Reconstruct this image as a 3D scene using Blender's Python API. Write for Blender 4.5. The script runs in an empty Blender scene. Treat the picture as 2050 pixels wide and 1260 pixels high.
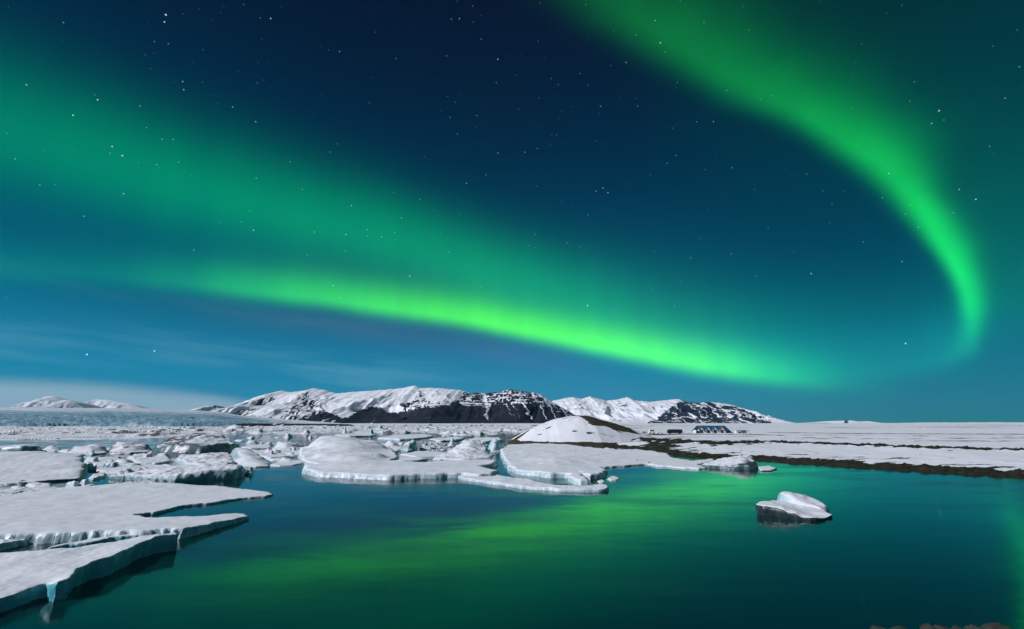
import bpy, bmesh, math, random
import numpy as np
from mathutils import Vector

# ------------------------------------------------------------------ camera geometry
PW, PH = 2050.0, 1260.0
LENS = 16.0
F = PW * LENS / 36.0
HOR = 847.0
PITCH = math.atan((HOR - PH / 2) / F)
CAMH = 10.0
cp, sp_ = math.cos(PITCH), math.sin(PITCH)

def ray(px, py):
    """direction in the world of a point of the photograph"""
    x = (px - PW / 2) / F
    u = (PH / 2 - py) / F
    return (x, cp - u * sp_, sp_ + u * cp)

def at(px, py, z=0.0):
    """where that direction meets the level plane z"""
    d = ray(px, py)
    t = (z - CAMH) / d[2]
    return (d[0] * t, d[1] * t, z)

def at_y(px, py, Y):
    """where that direction meets the upright plane y = Y"""
    d = ray(px, py)
    t = Y / d[1]
    return (d[0] * t, Y, CAMH + d[2] * t)

def project(X, Y, Z):
    zc = Z - CAMH
    depth = Y * cp + zc * sp_
    up = -Y * sp_ + zc * cp
    return PW / 2 + F * X / depth, PH / 2 - F * up / depth

def azel(px, py):
    d = ray(px, py)
    return math.degrees(math.atan2(d[0], d[1])), math.degrees(math.atan2(d[2], math.hypot(d[0], d[1])))

scene = bpy.context.scene
COL = scene.collection
cam_data = bpy.data.cameras.new('camera')
cam = bpy.data.objects.new('camera', cam_data)
COL.objects.link(cam)
cam.location = (0, 0, CAMH)
cam.rotation_euler = (math.pi / 2 + PITCH, 0, 0)
cam_data.sensor_width = 36.0
cam_data.lens = LENS
cam_data.clip_start = 0.1
cam_data.clip_end = 120000
scene.camera = cam
scene.view_settings.view_transform = 'Standard'
scene.view_settings.look = 'None'
scene.view_settings.exposure = 0.0
scene.view_settings.gamma = 1.0
scene.view_settings.use_curve_mapping = False
scene.render.engine = 'CYCLES'
scene.cycles.use_denoising = True
scene.cycles.max_bounces = 6
scene.cycles.diffuse_bounces = 2
scene.cycles.glossy_bounces = 3
scene.cycles.caustics_reflective = False
scene.cycles.caustics_refractive = False

# ------------------------------------------------------------------ node expressions
class Ex:
    """a float socket that can be used in arithmetic"""
    def __init__(self, tree, sock):
        self.t, self.s = tree, sock
    def _m(self, op, *others, clamp=False):
        n = self.t.nodes.new('ShaderNodeMath'); n.operation = op; n.use_clamp = clamp
        for i, a in enumerate((self,) + others):
            if isinstance(a, Ex): self.t.links.new(a.s, n.inputs[i])
            else: n.inputs[i].default_value = float(a)
        return Ex(self.t, n.outputs[0])
    def __add__(self, o): return self._m('ADD', o)
    __radd__ = __add__
    def __mul__(self, o): return self._m('MULTIPLY', o)
    __rmul__ = __mul__
    def __sub__(self, o): return self._m('SUBTRACT', o)
    def __rsub__(self, o): return (self * -1.0) + o
    def __truediv__(self, o): return self._m('DIVIDE', o)
    def exp(self): return self._m('EXPONENT')
    def max(self, o): return self._m('MAXIMUM', o)
    def min(self, o): return self._m('MINIMUM', o)
    def pow(self, o): return self._m('POWER', o)
    def abs(self): return self._m('ABSOLUTE')
    def clamp(self): return self._m('ADD', 0.0, clamp=True)
    def gauss(self, w):
        q = self / w
        return (q * q * -1.0).exp()
    def smooth(self, a, b):
        n = self.t.nodes.new('ShaderNodeMapRange'); n.interpolation_type = 'SMOOTHSTEP'
        self.t.links.new(self.s, n.inputs['Value'])
        n.inputs['From Min'].default_value = a; n.inputs['From Max'].default_value = b
        return Ex(self.t, n.outputs[0])
    def curve(self, x0, x1, pts):
        """smooth curve through (x, value) points"""
        ys = [p[1] for p in pts]
        lo, hi = min(ys), max(ys)
        if hi - lo < 1e-9: hi = lo + 1.0
        n = self.t.nodes.new('ShaderNodeFloatCurve')
        c = n.mapping.curves[0]
        pp = sorted(((x - x0) / (x1 - x0), (y - lo) / (hi - lo)) for x, y in pts)
        pp = [(min(max(a, 0), 1), b) for a, b in pp]
        c.points[0].location = pp[0]; c.points[1].location = pp[-1]
        for q in pp[1:-1]: c.points.new(*q)
        for q in c.points: q.handle_type = 'AUTO_CLAMPED'
        n.mapping.extend = 'HORIZONTAL'
        n.mapping.update()
        u = ((self - x0) * (1.0 / (x1 - x0))).clamp()
        self.t.links.new(u.s, n.inputs['Value'])
        return Ex(self.t, n.outputs[0]) * (hi - lo) + lo

def vec(tree, x, y, z):
    n = tree.nodes.new('ShaderNodeCombineXYZ')
    for i, a in enumerate((x, y, z)):
        if isinstance(a, Ex): tree.links.new(a.s, n.inputs[i])
        else: n.inputs[i].default_value = a
    return n.outputs[0]

def noise_tex(tree, v, scale, detail=3, rough=0.5):
    n = tree.nodes.new('ShaderNodeTexNoise')
    tree.links.new(v, n.inputs['Vector'])
    n.inputs['Scale'].default_value = scale
    n.inputs['Detail'].default_value = detail
    n.inputs['Roughness'].default_value = rough
    return Ex(tree, n.outputs[0])

# ------------------------------------------------------------------ sky with northern lights
world = bpy.data.worlds.new('World')
scene.world = world
world.use_nodes = True
wt = world.node_tree
wt.nodes.clear()
tc = wt.nodes.new('ShaderNodeTexCoord')
dirv = tc.outputs['Generated']
sx = wt.nodes.new('ShaderNodeSeparateXYZ')
wt.links.new(dirv, sx.inputs[0])
dx, dy, dz = (Ex(wt, sx.outputs[i]) for i in range(3))
AZ = dx._m('ARCTAN2', dy) * (180 / math.pi)
EL = dz._m('ARCSINE') * (180 / math.pi)
EL0 = EL.max(0.0)

def channels(pts, i): return [(e, c[i]) for e, c in pts]
SKY = [(0, (.060, .260, .345)), (3, (.036, .250, .395)), (7, (.012, .210, .355)), (12, (.003, .135, .225)), (18, (.0008, .070, .145)),
       (26, (.0006, .036, .088)), (35, (.0012, .019, .052)), (45, (.002, .0095, .031)), (60, (.0022, .006, .022)), (90, (.002, .005, .018))]
base = [EL0.curve(0, 90, channels(SKY, i)) for i in range(3)]
# the sky is bluer over the ice cap and dims towards the sea
west = AZ.smooth(10, -45)
east = AZ.smooth(8, 46)
base[0] = base[0] * (1.0 - east * 0.55) * (1.0 - west * 0.3)
base[1] = base[1] * (1.0 - west * 0.05) * (1.0 - east * 0.25)
base[2] = base[2] * (1.0 - east * 0.36)

wob = noise_tex(wt, vec(wt, AZ * 0.05, EL * 0.02, 0.0), 1.0, 3) - 0.5
rays = noise_tex(wt, vec(wt, AZ * 0.32, EL * 0.015, 2.0), 1.0, 2)

def A(pts): return [azel(*p) for p in pts]
# long bright arc low over the mountains
c1 = [(-200, 520), (0, 538), (250, 552), (450, 572), (600, 590), (750, 612), (900, 632), (1050, 660), (1200, 690), (1350, 720), (1450, 738), (1550, 752), (1680, 765), (1900, 780)]
E1 = AZ.curve(-60, 60, A(c1)) + wob * 0.5
amp1p = [(-200, .06), (0, .065), (150, .08), (300, .15), (450, .34), (600, .53), (750, .68), (900, .84), (1050, .92), (1200, .94), (1350, .88), (1450, .70), (1550, .40), (1640, .17), (1720, .04), (1800, 0.0)]
AMP1 = AZ.curve(-60, 60, [(azel(x, 680)[0], a) for x, a in amp1p])
d1 = EL - E1
low1 = (d1.min(0.0)).gauss(1.15)
up1 = (d1.max(0.0)).gauss(2.5) * 0.72 + (d1.max(0.0) * (-1 / 4.2)).exp() * 0.28
I1 = AMP1 * low1 * up1 * (rays * 0.35 + 0.82)
# broad veil above it
c2 = [(-200, 170), (-50, 240), (200, 325), (400, 385), (600, 435), (800, 488), (950, 533), (1100, 580), (1250, 628), (1400, 668), (1560, 700), (1700, 715)]
E2 = AZ.curve(-60, 60, A(c2)) + wob * 2.0
amp2p = [(-200, .13), (0, .175), (300, .20), (600, .205), (850, .205), (1000, .20), (1150, .17), (1300, .10), (1450, .055), (1600, .03), (1800, 0)]
AMP2 = AZ.curve(-60, 60, [(azel(x, 500)[0], a) for x, a in amp2p])
d2 = EL - E2
WU = AZ.curve(-60, 60, [(-55, 5.4), (-40, 5.4), (-20, 5.2), (0, 5.0), (20, 6.0), (40, 6)])
WL = AZ.curve(-60, 60, [(-55, 4.6), (-40, 4.4), (-20, 4.0), (0, 4.4), (20, 4.0), (40, 4)])
I2 = AMP2 * (d2.max(0.0) / WU).gauss(1.0) * (d2.min(0.0) / WL).gauss(1.0) * (rays * 0.25 + 0.87)
# the tall hook on the right, coming down from overhead
hook = [(0, 1120, 1250, 1430, .125), (60, 1215, 1320, 1500, .15), (120, 1315, 1410, 1585, .175), (180, 1430, 1520, 1690, .215), (240, 1565, 1635, 1770, .29),
        (300, 1660, 1725, 1845, .40), (360, 1735, 1795, 1872, .52), (420, 1790, 1843, 1895, .60), (480, 1838, 1880, 1935, .62),
        (540, 1882, 1915, 1958, .65), (600, 1906, 1938, 1973, .62), (640, 1912, 1945, 1975, .42), (675, 1902, 1943, 1972, .20), (705, 1880, 1930, 1965, .07), (730, 1860, 1915, 1960, .0)]
cl, cc, cr, ca = [], [], [], []
for y, l, c, r, a in hook:
    az, el = azel(c, y)
    cc.append((el, az)); ca.append((el, a))
    cl.append((el, az - azel(l, y)[0])); cr.append((el, azel(r, y)[0] - az))
cc += [(58, 4.0), (68, -12.0), (80, -40.0)]; ca += [(58, .11), (68, .07), (80, .0)]
cl += [(58, 12.0), (80, 20.0)]; cr += [(58, 20.0), (80, 30.0)]
A3 = EL0.curve(0, 85, cc) + wob * 1.5 + 0.25
d3 = AZ - A3
I3 = EL0.curve(0, 85, ca) * (d3.min(0.0) / EL0.curve(0, 85, cl)).gauss(0.70) * ((d3.max(0.0) / EL0.curve(0, 85, cr)).gauss(0.84) * 0.86 + (d3.max(0.0) * (-1 / 9.0)).exp() * 0.14)
fold = noise_tex(wt, vec(wt, AZ * 0.09, EL * 0.10, 7.0), 1.0, 3)
I3 = I3 * (fold * 0.9 + 0.55)
# faint return of the hook towards the arc
c4 = [(1380, 735), (1500, 738), (1650, 742), (1750, 738), (1850, 724), (1930, 695), (2000, 660)]
E4 = AZ.curve(-60, 60, A(c4))
AMP4 = AZ.curve(-60, 60, [(azel(x, 720)[0], a) for x, a in [(1300, 0), (1450, .05), (1600, .06), (1750, .075), (1850, .10), (1930, .12), (1975, .02), (2040, 0)]])
d4 = EL - E4
I4 = AMP4 * d4.min(0.0).gauss(1.3) * (d4.max(0.0).gauss(3.4) * 0.8 + d4.max(0.0).gauss(8.0) * 0.2)
# dim green airglow to the east and overhead
I5 = AZ.smooth(12, 42) * EL.smooth(12, 34) * 0.014 + AZ.smooth(-18, -55) * EL.gauss(28.0) * 0.012
# violet fringe under the arc
I6 = AMP1 * (d1 + 3.2).gauss(2.3) * AZ.smooth(18, -2)
# thin cloud low in the west
cn = noise_tex(wt, vec(wt, AZ * 0.045, EL * 0.33 + AZ * 0.02, 5.0), 1.0, 5, 0.55)
cl1 = cn.smooth(0.42, 0.72) * (EL - 4.5).gauss(6.0) * AZ.smooth(6, -22)
bank = (EL - AZ.curve(-60, 60, [(-60, 3.5), (-46, 3.5), (-38, 3.2), (-32, 2.6), (-27, 1.3), (-20, .4), (0, .2)]) - (cn - 0.5) * 1.4).smooth(0.9, -0.9) * AZ.smooth(-24, -33)

rgb = []
for i in range(3):
    v = base[i]
    v = v + I1 * (AMP1 * (.105, 0, -.20)[i] + (.0, .95, .10)[i]) + I2 * (.0, 1.0, .22)[i] + I3 * (.012, .96, .075)[i] + I4 * (.0, .85, .50)[i] + I5 * (.0, 1.0, .55)[i]
    v = v + I6 * (.030, -.012, .012)[i] + cl1 * (.05, .065, .06)[i]
    v = v * (1.0 - bank * 0.72) + bank * (.26, .36, .42)[i]
    rgb.append(v)
# stars
vor = wt.nodes.new('ShaderNodeTexVoronoi'); vor.feature = 'F1'
wt.links.new(dirv, vor.inputs['Vector']); vor.inputs['Scale'].default_value = 74.0
sc_ = wt.nodes.new('ShaderNodeSeparateColor'); wt.links.new(vor.outputs['Color'], sc_.inputs[0])
sb, st = Ex(wt, sc_.outputs[0]), Ex(wt, sc_.outputs[1])
star = Ex(wt, vor.outputs['Distance']).smooth(0.094, 0.030) * (sb.pow(4.5) * 0.68 + 0.035) * EL.smooth(4, 22)
star = star * noise_tex(wt, dirv, 3.0, 2).smooth(0.3, 0.7)._m('ADD', 0.35)
bright = [((174, 710), .75), ((309, 703), .6), ((1176, 612), .8), ((332, 30), .7), ((820, 553), .55), ((1813, 688), .6), ((245, 312), .5), ((1624, 548), .4), ((508, 461), .35), ((1217, 386), .35), ((1322, 86), .5), ((1880, 222), .4)]
for (px, py), b in bright:
    d = Vector(ray(px, py)).normalized()
    dn = wt.nodes.new('ShaderNodeVectorMath'); dn.operation = 'DISTANCE'
    wt.links.new(dirv, dn.inputs[0]); dn.inputs[1].default_value = d
    star = star + Ex(wt, dn.outputs['Value']).smooth(0.0016, 0.0006) * b
rgb = [rgb[0] + star * (st * 0.25 + 0.75), rgb[1] + star * 0.95, rgb[2] + star * (1.1 - st * 0.2)]
cmb = wt.nodes.new('ShaderNodeCombineColor')
for i in range(3): wt.links.new(rgb[i].max(0.0).s, cmb.inputs[i])
bg = wt.nodes.new('ShaderNodeBackground')
bg.inputs['Strength'].default_value = 1.0
wt.links.new(cmb.outputs[0], bg.inputs['Color'])
wo = wt.nodes.new('ShaderNodeOutputWorld')
wt.links.new(bg.outputs[0], wo.inputs['Surface'])
world.cycles.sampling_method = 'MANUAL'
world.cycles.sample_map_resolution = 1024

# the moon, behind the camera's left shoulder
moon_data = bpy.data.lights.new('moon', 'SUN')
moon = bpy.data.objects.new('moon', moon_data)
COL.objects.link(moon)
moon_data.energy = 3.9
moon_data.angle = math.radians(0.6)
moon_data.color = (0.92, 0.905, 1.0)
MOON_FROM = Vector((-0.84, -0.36, 0.62)).normalized()
moon.rotation_euler = (-MOON_FROM).to_track_quat('-Z', 'Y').to_euler()

# ------------------------------------------------------------------ helpers
def perlin(x, y, seed=0):
    x = np.asarray(x, float); y = np.asarray(y, float)
    xi = np.floor(x).astype(np.int64); yi = np.floor(y).astype(np.int64)
    xf = x - xi; yf = y - yi
    def grad(ix, iy):
        h = (ix * 374761393 + iy * 668265263 + seed * 974634541) & 0xffffffff
        h = ((h ^ (h >> 13)) * 1274126177) & 0xffffffff
        a = ((h ^ (h >> 16)) & 0xffff) * (2 * math.pi / 65536.0)
        return np.cos(a), np.sin(a)
    u = xf * xf * xf * (xf * (xf * 6 - 15) + 10); v = yf * yf * yf * (yf * (yf * 6 - 15) + 10)
    def dot(ox, oy):
        gx, gy = grad(xi + ox, yi + oy)
        return gx * (xf - ox) + gy * (yf - oy)
    a = dot(0, 0); b = dot(1, 0); c = dot(0, 1); d = dot(1, 1)
    return ((a + (b - a) * u) * (1 - v) + (c + (d - c) * u) * v) * 1.5

def fbm(x, y, octaves=4, seed=0, gain=0.5):
    s = np.zeros(np.broadcast(x, y).shape); a = 1.0; f = 1.0
    for o in range(octaves):
        s += a * perlin(x * f + o * 17.3, y * f - o * 9.1, seed + o); a *= gain; f *= 2.03
    return s

def ridged(x, y, octaves=4, seed=0):
    s = np.zeros(np.broadcast(x, y).shape); a = 1.0; f = 1.0
    for o in range(octaves):
        s += a * (1 - 2 * np.abs(perlin(x * f + o * 7.7, y * f, seed + o))); a *= 0.5; f *= 2.1
    return s

def smooth(a, b, x):
    t = np.clip((x - a) / (b - a), 0, 1)
    return t * t * (3 - 2 * t)

def link(o, parent=None):
    COL.objects.link(o)
    if parent is not None: o.parent = parent
    return o

def new_mesh(name, verts, faces, mat, smooth_shade=True):
    me = bpy.data.meshes.new(name)
    verts = np.asarray(verts, np.float32)
    if isinstance(faces, np.ndarray):
        n = faces.shape[1]
        me.vertices.add(len(verts)); me.vertices.foreach_set('co', verts.ravel())
        me.loops.add(faces.size); me.loops.foreach_set('vertex_index', faces.ravel().astype(np.int32))
        me.polygons.add(len(faces))
        me.polygons.foreach_set('loop_start', np.arange(0, faces.size, n, dtype=np.int32))
        me.polygons.foreach_set('loop_total', np.full(len(faces), n, np.int32))
        me.update(calc_edges=True); me.validate()
    else:
        me.from_pydata([tuple(map(float, v)) for v in verts], [], faces)
        me.update()
    if smooth_shade: me.polygons.foreach_set('use_smooth', [True] * len(me.polygons))
    if mat is not None: me.materials.append(mat)
    return me

def set_attr(me, name, values):
    at_ = me.attributes.new(name, 'FLOAT', 'POINT')
    at_.data.foreach_set('value', np.asarray(values, np.float32))

def tag(o, label=None, cat=None, group=None, kind=None):
    if label: o['label'] = label
    if cat: o['category'] = cat
    if group: o['group'] = group
    if kind: o['kind'] = kind
    return o

def grid_faces(nr, nc, keep=None):
    i = np.arange(nr * nc).reshape(nr, nc)
    q = np.stack([i[:-1, :-1], i[:-1, 1:], i[1:, 1:], i[1:, :-1]], -1).reshape(-1, 4)
    if keep is not None: q = q[keep.ravel()[q].any(1)]
    return q

def compact(verts, faces, attrs=()):
    used = np.unique(faces)
    m = np.full(len(verts), -1, np.int64); m[used] = np.arange(len(used))
    return verts[used], m[faces], [a[used] for a in attrs]

def poly_sdf(P, X, Y):
    """signed distance to a polygon, positive inside"""
    P = np.asarray(P, float)[:, :2]
    d2 = np.full(X.shape, 1e18); ins = np.zeros(X.shape, bool)
    for (ax, ay), (bx, by) in zip(P, np.roll(P, -1, 0)):
        ex, ey = bx - ax, by - ay
        t = np.clip(((X - ax) * ex + (Y - ay) * ey) / (ex * ex + ey * ey + 1e-12), 0, 1)
        d2 = np.minimum(d2, (X - ax - t * ex) ** 2 + (Y - ay - t * ey) ** 2)
        if ay != by:
            ins ^= ((ay > Y) != (by > Y)) & (X < (bx - ax) * (Y - ay) / (by - ay) + ax)
    return np.where(ins, 1, -1) * np.sqrt(d2)

def line_dist(P, X, Y):
    P = np.asarray(P, float)[:, :2]
    d2 = np.full(X.shape, 1e18)
    for (ax, ay), (bx, by) in zip(P[:-1], P[1:]):
        ex, ey = bx - ax, by - ay
        t = np.clip(((X - ax) * ex + (Y - ay) * ey) / (ex * ex + ey * ey + 1e-12), 0, 1)
        d2 = np.minimum(d2, (X - ax - t * ex) ** 2 + (Y - ay - t * ey) ** 2)
    return np.sqrt(d2)

# ------------------------------------------------------------------ materials
def mat_new(name):
    m = bpy.data.materials.new(name); m.use_nodes = True
    t = m.node_tree; b = t.nodes['Principled BSDF']
    return m, t, b

def mixc(t, fac, a, b):
    n = t.nodes.new('ShaderNodeMix'); n.data_type = 'RGBA'
    if isinstance(fac, Ex): t.links.new(fac.s, n.inputs[0])
    else: n.inputs[0].default_value = fac
    for s, c in ((n.inputs[6], a), (n.inputs[7], b)):
        if isinstance(c, tuple): s.default_value = c + (1.0,) if len(c) == 3 else c
        else: t.links.new(c, s)
    return n.outputs[2]

def plain(name, col, rough=0.6, metal=0.0, var=0.15, scale=3.0):
    m, t, b = mat_new(name)
    co = t.nodes.new('ShaderNodeTexCoord')
    n = noise_tex(t, co.outputs['Object'], scale, 4)
    c = mixc(t, n, tuple(max(0, x * (1 - var)) for x in col), tuple(min(1, x * (1 + var)) for x in col))
    t.links.new(c, b.inputs['Base Color'])
    b.inputs['Roughness'].default_value = rough; b.inputs['Metallic'].default_value = metal
    return m

SNOW = (.80, .82, .86)
def ice_material(name, side=(.20, .36, .40), side2=(.42, .56, .60), dirt=0.15, dirtcol=(.030, .030, .030), lo=0.45, hi=0.85, snow=SNOW, grain=1.0):
    m, t, b = mat_new(name)
    geo = t.nodes.new('ShaderNodeNewGeometry')
    s = t.nodes.new('ShaderNodeSeparateXYZ'); t.links.new(geo.outputs['Normal'], s.inputs[0])
    nz = Ex(t, s.outputs[2])
    P = geo.outputs['Position']
    p = t.nodes.new('ShaderNodeSeparateXYZ'); t.links.new(P, p.inputs[0])
    X, Y, Z = (Ex(t, p.outputs[i]) for i in range(3))
    n1 = noise_tex(t, P, 0.55 * grain, 5, 0.6)
    n2 = noise_tex(t, P, 4.0 * grain, 4, 0.6)
    up = (nz + (n1 - 0.5) * 0.30 + (n2 - 0.5) * 0.15).smooth(lo, hi)
    n3 = noise_tex(t, vec(t, X * 0.9 * grain, Y * 0.9 * grain, Z * 0.35 * grain), 1.0, 5, 0.65)
    sidec = mixc(t, n3.smooth(0.35, 0.68), side, side2)
    # ash laid down in the ice in bands
    nb = noise_tex(t, vec(t, X * 0.18 * grain, Y * 0.18 * grain, Z * 1.3 * grain + X * 0.3 * grain), 1.0, 4, 0.6)
    a = t.nodes.new('ShaderNodeAttribute'); a.attribute_name = 'ash'
    ash = ((nb - 0.5) * 1.6 + (n2 - 0.5) * 0.8 + Ex(t, a.outputs['Fac']) * 1.0 + dirt - 0.5).smooth(0.0, 0.35)
    sidec = mixc(t, ash * 0.9, sidec, dirtcol)
    sn = mixc(t, n1.smooth(0.3, 0.75), tuple(c * .90 for c in snow), snow)
    spots = (n2 + (n1 - 0.5) * 0.8).smooth(0.80, 0.90) * 0.25
    sn = mixc(t, spots, sn, (.30, .36, .40))
    ash2 = (Ex(t, a.outputs['Fac']) * 1.3 + (n1 - 0.5) * 1.5 - 0.45).smooth(0.1, 0.4)
    sn = mixc(t, ash2 * 0.85, sn, dirtcol)
    t.links.new(mixc(t, up, sidec, sn), b.inputs['Base Color'])
    t.links.new((up * 0.35 + 0.35).s, b.inputs['Roughness'])
    b.inputs['Specular IOR Level'].default_value = 0.35
    bp = t.nodes.new('ShaderNodeBump'); bp.inputs['Strength'].default_value = 0.35; bp.inputs['Distance'].default_value = 0.16 / grain
    t.links.new((n2 * (1.0 - up * 0.75) * 0.5 + n1 * (0.7 - up * 0.42) + n3 * (1.0 - up) * 0.8).s, bp.inputs['Height']); t.links.new(bp.outputs[0], b.inputs['Normal'])
    return m

ICE = ice_material('snow_covered_ice', side=(.30, .45, .50), side2=(.58, .68, .72), dirt=0.05)
ICE_TEAL = ice_material('teal_ice', side=(.06, .38, .45), side2=(.16, .52, .58), dirt=-0.3)
ICE_DEEP = ice_material('deep_teal_ice', side=(.02, .11, .13), side2=(.06, .20, .22), dirt=-0.1, lo=.60, hi=.84)
ICE_CLIFF = ice_material('dirty_ice_cliff', side=(.05, .10, .11), side2=(.14, .20, .22), dirt=0.12, lo=.74, hi=.95)
ICE_GREY = ice_material('grey_ice', side=(.22, .32, .35), side2=(.44, .53, .56), dirt=0.0, lo=.62, hi=.9)
ICE_DARK = ice_material('ash_ice', side=(.008, .020, .024), side2=(.035, .055, .060), dirt=0.35, dirtcol=(.010, .011, .012), lo=.62, hi=.82)
ICE_BROWN = ice_material('brown_ash_ice', side=(.10, .10, .10), side2=(.22, .23, .23), dirt=0.30, dirtcol=(.040, .032, .026), lo=.55, hi=.9)
ICE_BLUE = ice_material('blue_ice', side=(.10, .42, .60), side2=(.32, .66, .80), dirt=-0.4, lo=.55, hi=.95)
ICE_FAR = ice_material('far_ice', side=(.16, .28, .33), side2=(.45, .58, .64), dirt=0.1, grain=0.3, lo=.5, hi=.9)

# ------------------------------------------------------------------ water
wm, t, b = mat_new('lagoon_water')
geo = t.nodes.new('ShaderNodeNewGeometry')
p = t.nodes.new('ShaderNodeSeparateXYZ'); t.links.new(geo.outputs['Position'], p.inputs[0])
X, Y = Ex(t, p.outputs[0]), Ex(t, p.outputs[1])
b.inputs['Base Color'].default_value = (.0004, .024, .022, 1)
b.inputs['IOR'].default_value = 1.33
w1 = noise_tex(t, vec(t, X * 0.035, Y * 0.09, 0.0), 1.0, 4, 0.55)
t.links.new((w1.smooth(0.40, 0.70) * 0.13 + 0.06).s, b.inputs['Roughness'])
w2 = noise_tex(t, vec(t, X * 0.10, Y * 0.22, 3.0), 1.0, 3, 0.5)
bp = t.nodes.new('ShaderNodeBump'); bp.inputs['Strength'].default_value = 0.035; bp.inputs['Distance'].default_value = 0.6
t.links.new(w2.s, bp.inputs['Height']); t.links.new(bp.outputs[0], b.inputs['Normal'])
water = link(bpy.data.objects.new('lagoon_water', new_mesh('lagoon_water', [(-9000, 6, 0), (9000, 6, 0), (9000, 9000, 0), (-9000, 9000, 0)], [(0, 1, 2, 3)], wm)))
tag(water, 'still teal lagoon mirroring the green lights', kind='structure')

# ------------------------------------------------------------------ snow land: material with bare ground attribute
def land_material(name, bare=(.010, .011, .007), bare2=(.036, .033, .021), fine=1.0):
    m, t, b = mat_new(name)
    geo = t.nodes.new('ShaderNodeNewGeometry'); P = geo.outputs['Position']
    a = t.nodes.new('ShaderNodeAttribute'); a.attribute_name = 'bare'
    n1 = noise_tex(t, P, 0.05 * fine, 5, 0.6); n2 = noise_tex(t, P, 0.8 * fine, 5, 0.65)
    f = (Ex(t, a.outputs['Fac']) + (n2 - 0.5) * 0.5).smooth(0.42, 0.58)
    sn = mixc(t, n1.smooth(0.3, 0.7), tuple(c * .88 for c in SNOW), SNOW)
    ground = mixc(t, n2.smooth(0.35, 0.65), bare, bare2)
    t.links.new(mixc(t, f, sn, ground), b.inputs['Base Color'])
    b.inputs['Roughness'].default_value = 0.8; b.inputs['Specular IOR Level'].default_value = 0.2
    bp = t.nodes.new('ShaderNodeBump'); bp.inputs['Strength'].default_value = 0.4; bp.inputs['Distance'].default_value = 0.5 / fine
    t.links.new((n2 + n1 * 2.0).s, bp.inputs['Height']); t.links.new(bp.outputs[0], b.inputs['Normal'])
    return m
LAND = land_material('snowy_ground')

TERR = 3.0     # height of the terrace behind the shore
shore_px = [(1040, 852.8), (1066, 855), (1048, 864), (1030, 875), (1019, 883), (1040, 886), (1090, 887), (1152, 889), (1193, 890), (1240, 896), (1298, 901), (1330, 906), (1352, 915), (1430, 919), (1516, 923), (1634, 931), (1741, 938), (1849, 945), (1956, 951), (2050, 958), (2200, 968), (2500, 985), (3200, 1010)]
terr_px = [(1090, 874), (1160, 874), (1205, 875), (1250, 877), (1320, 880), (1400, 884), (1450, 886), (1530, 884), (1634, 887), (1741, 891), (1849, 895), (1956, 898), (2050, 900), (2200, 904), (2500, 912), (3200, 930)]
SHORE = [at(x, y, 0)[:2] for x, y in shore_px]
TERRL = [at(x, y, TERR)[:2] for x, y in terr_px]
far_px = [(-1500, 850.6), (0, 850.6), (400, 850.6), (640, 851.0), (720, 853.0), (830, 852.8), (960, 852.6)]
FARS = [at(x, y, 0)[:2] for x, y in far_px]
LANDPOLY = FARS + SHORE + [(9000, SHORE[-1][1]), (40000, 200), (40000, 45000), (-40000, 45000), (-40000, FARS[0][1])]

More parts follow.
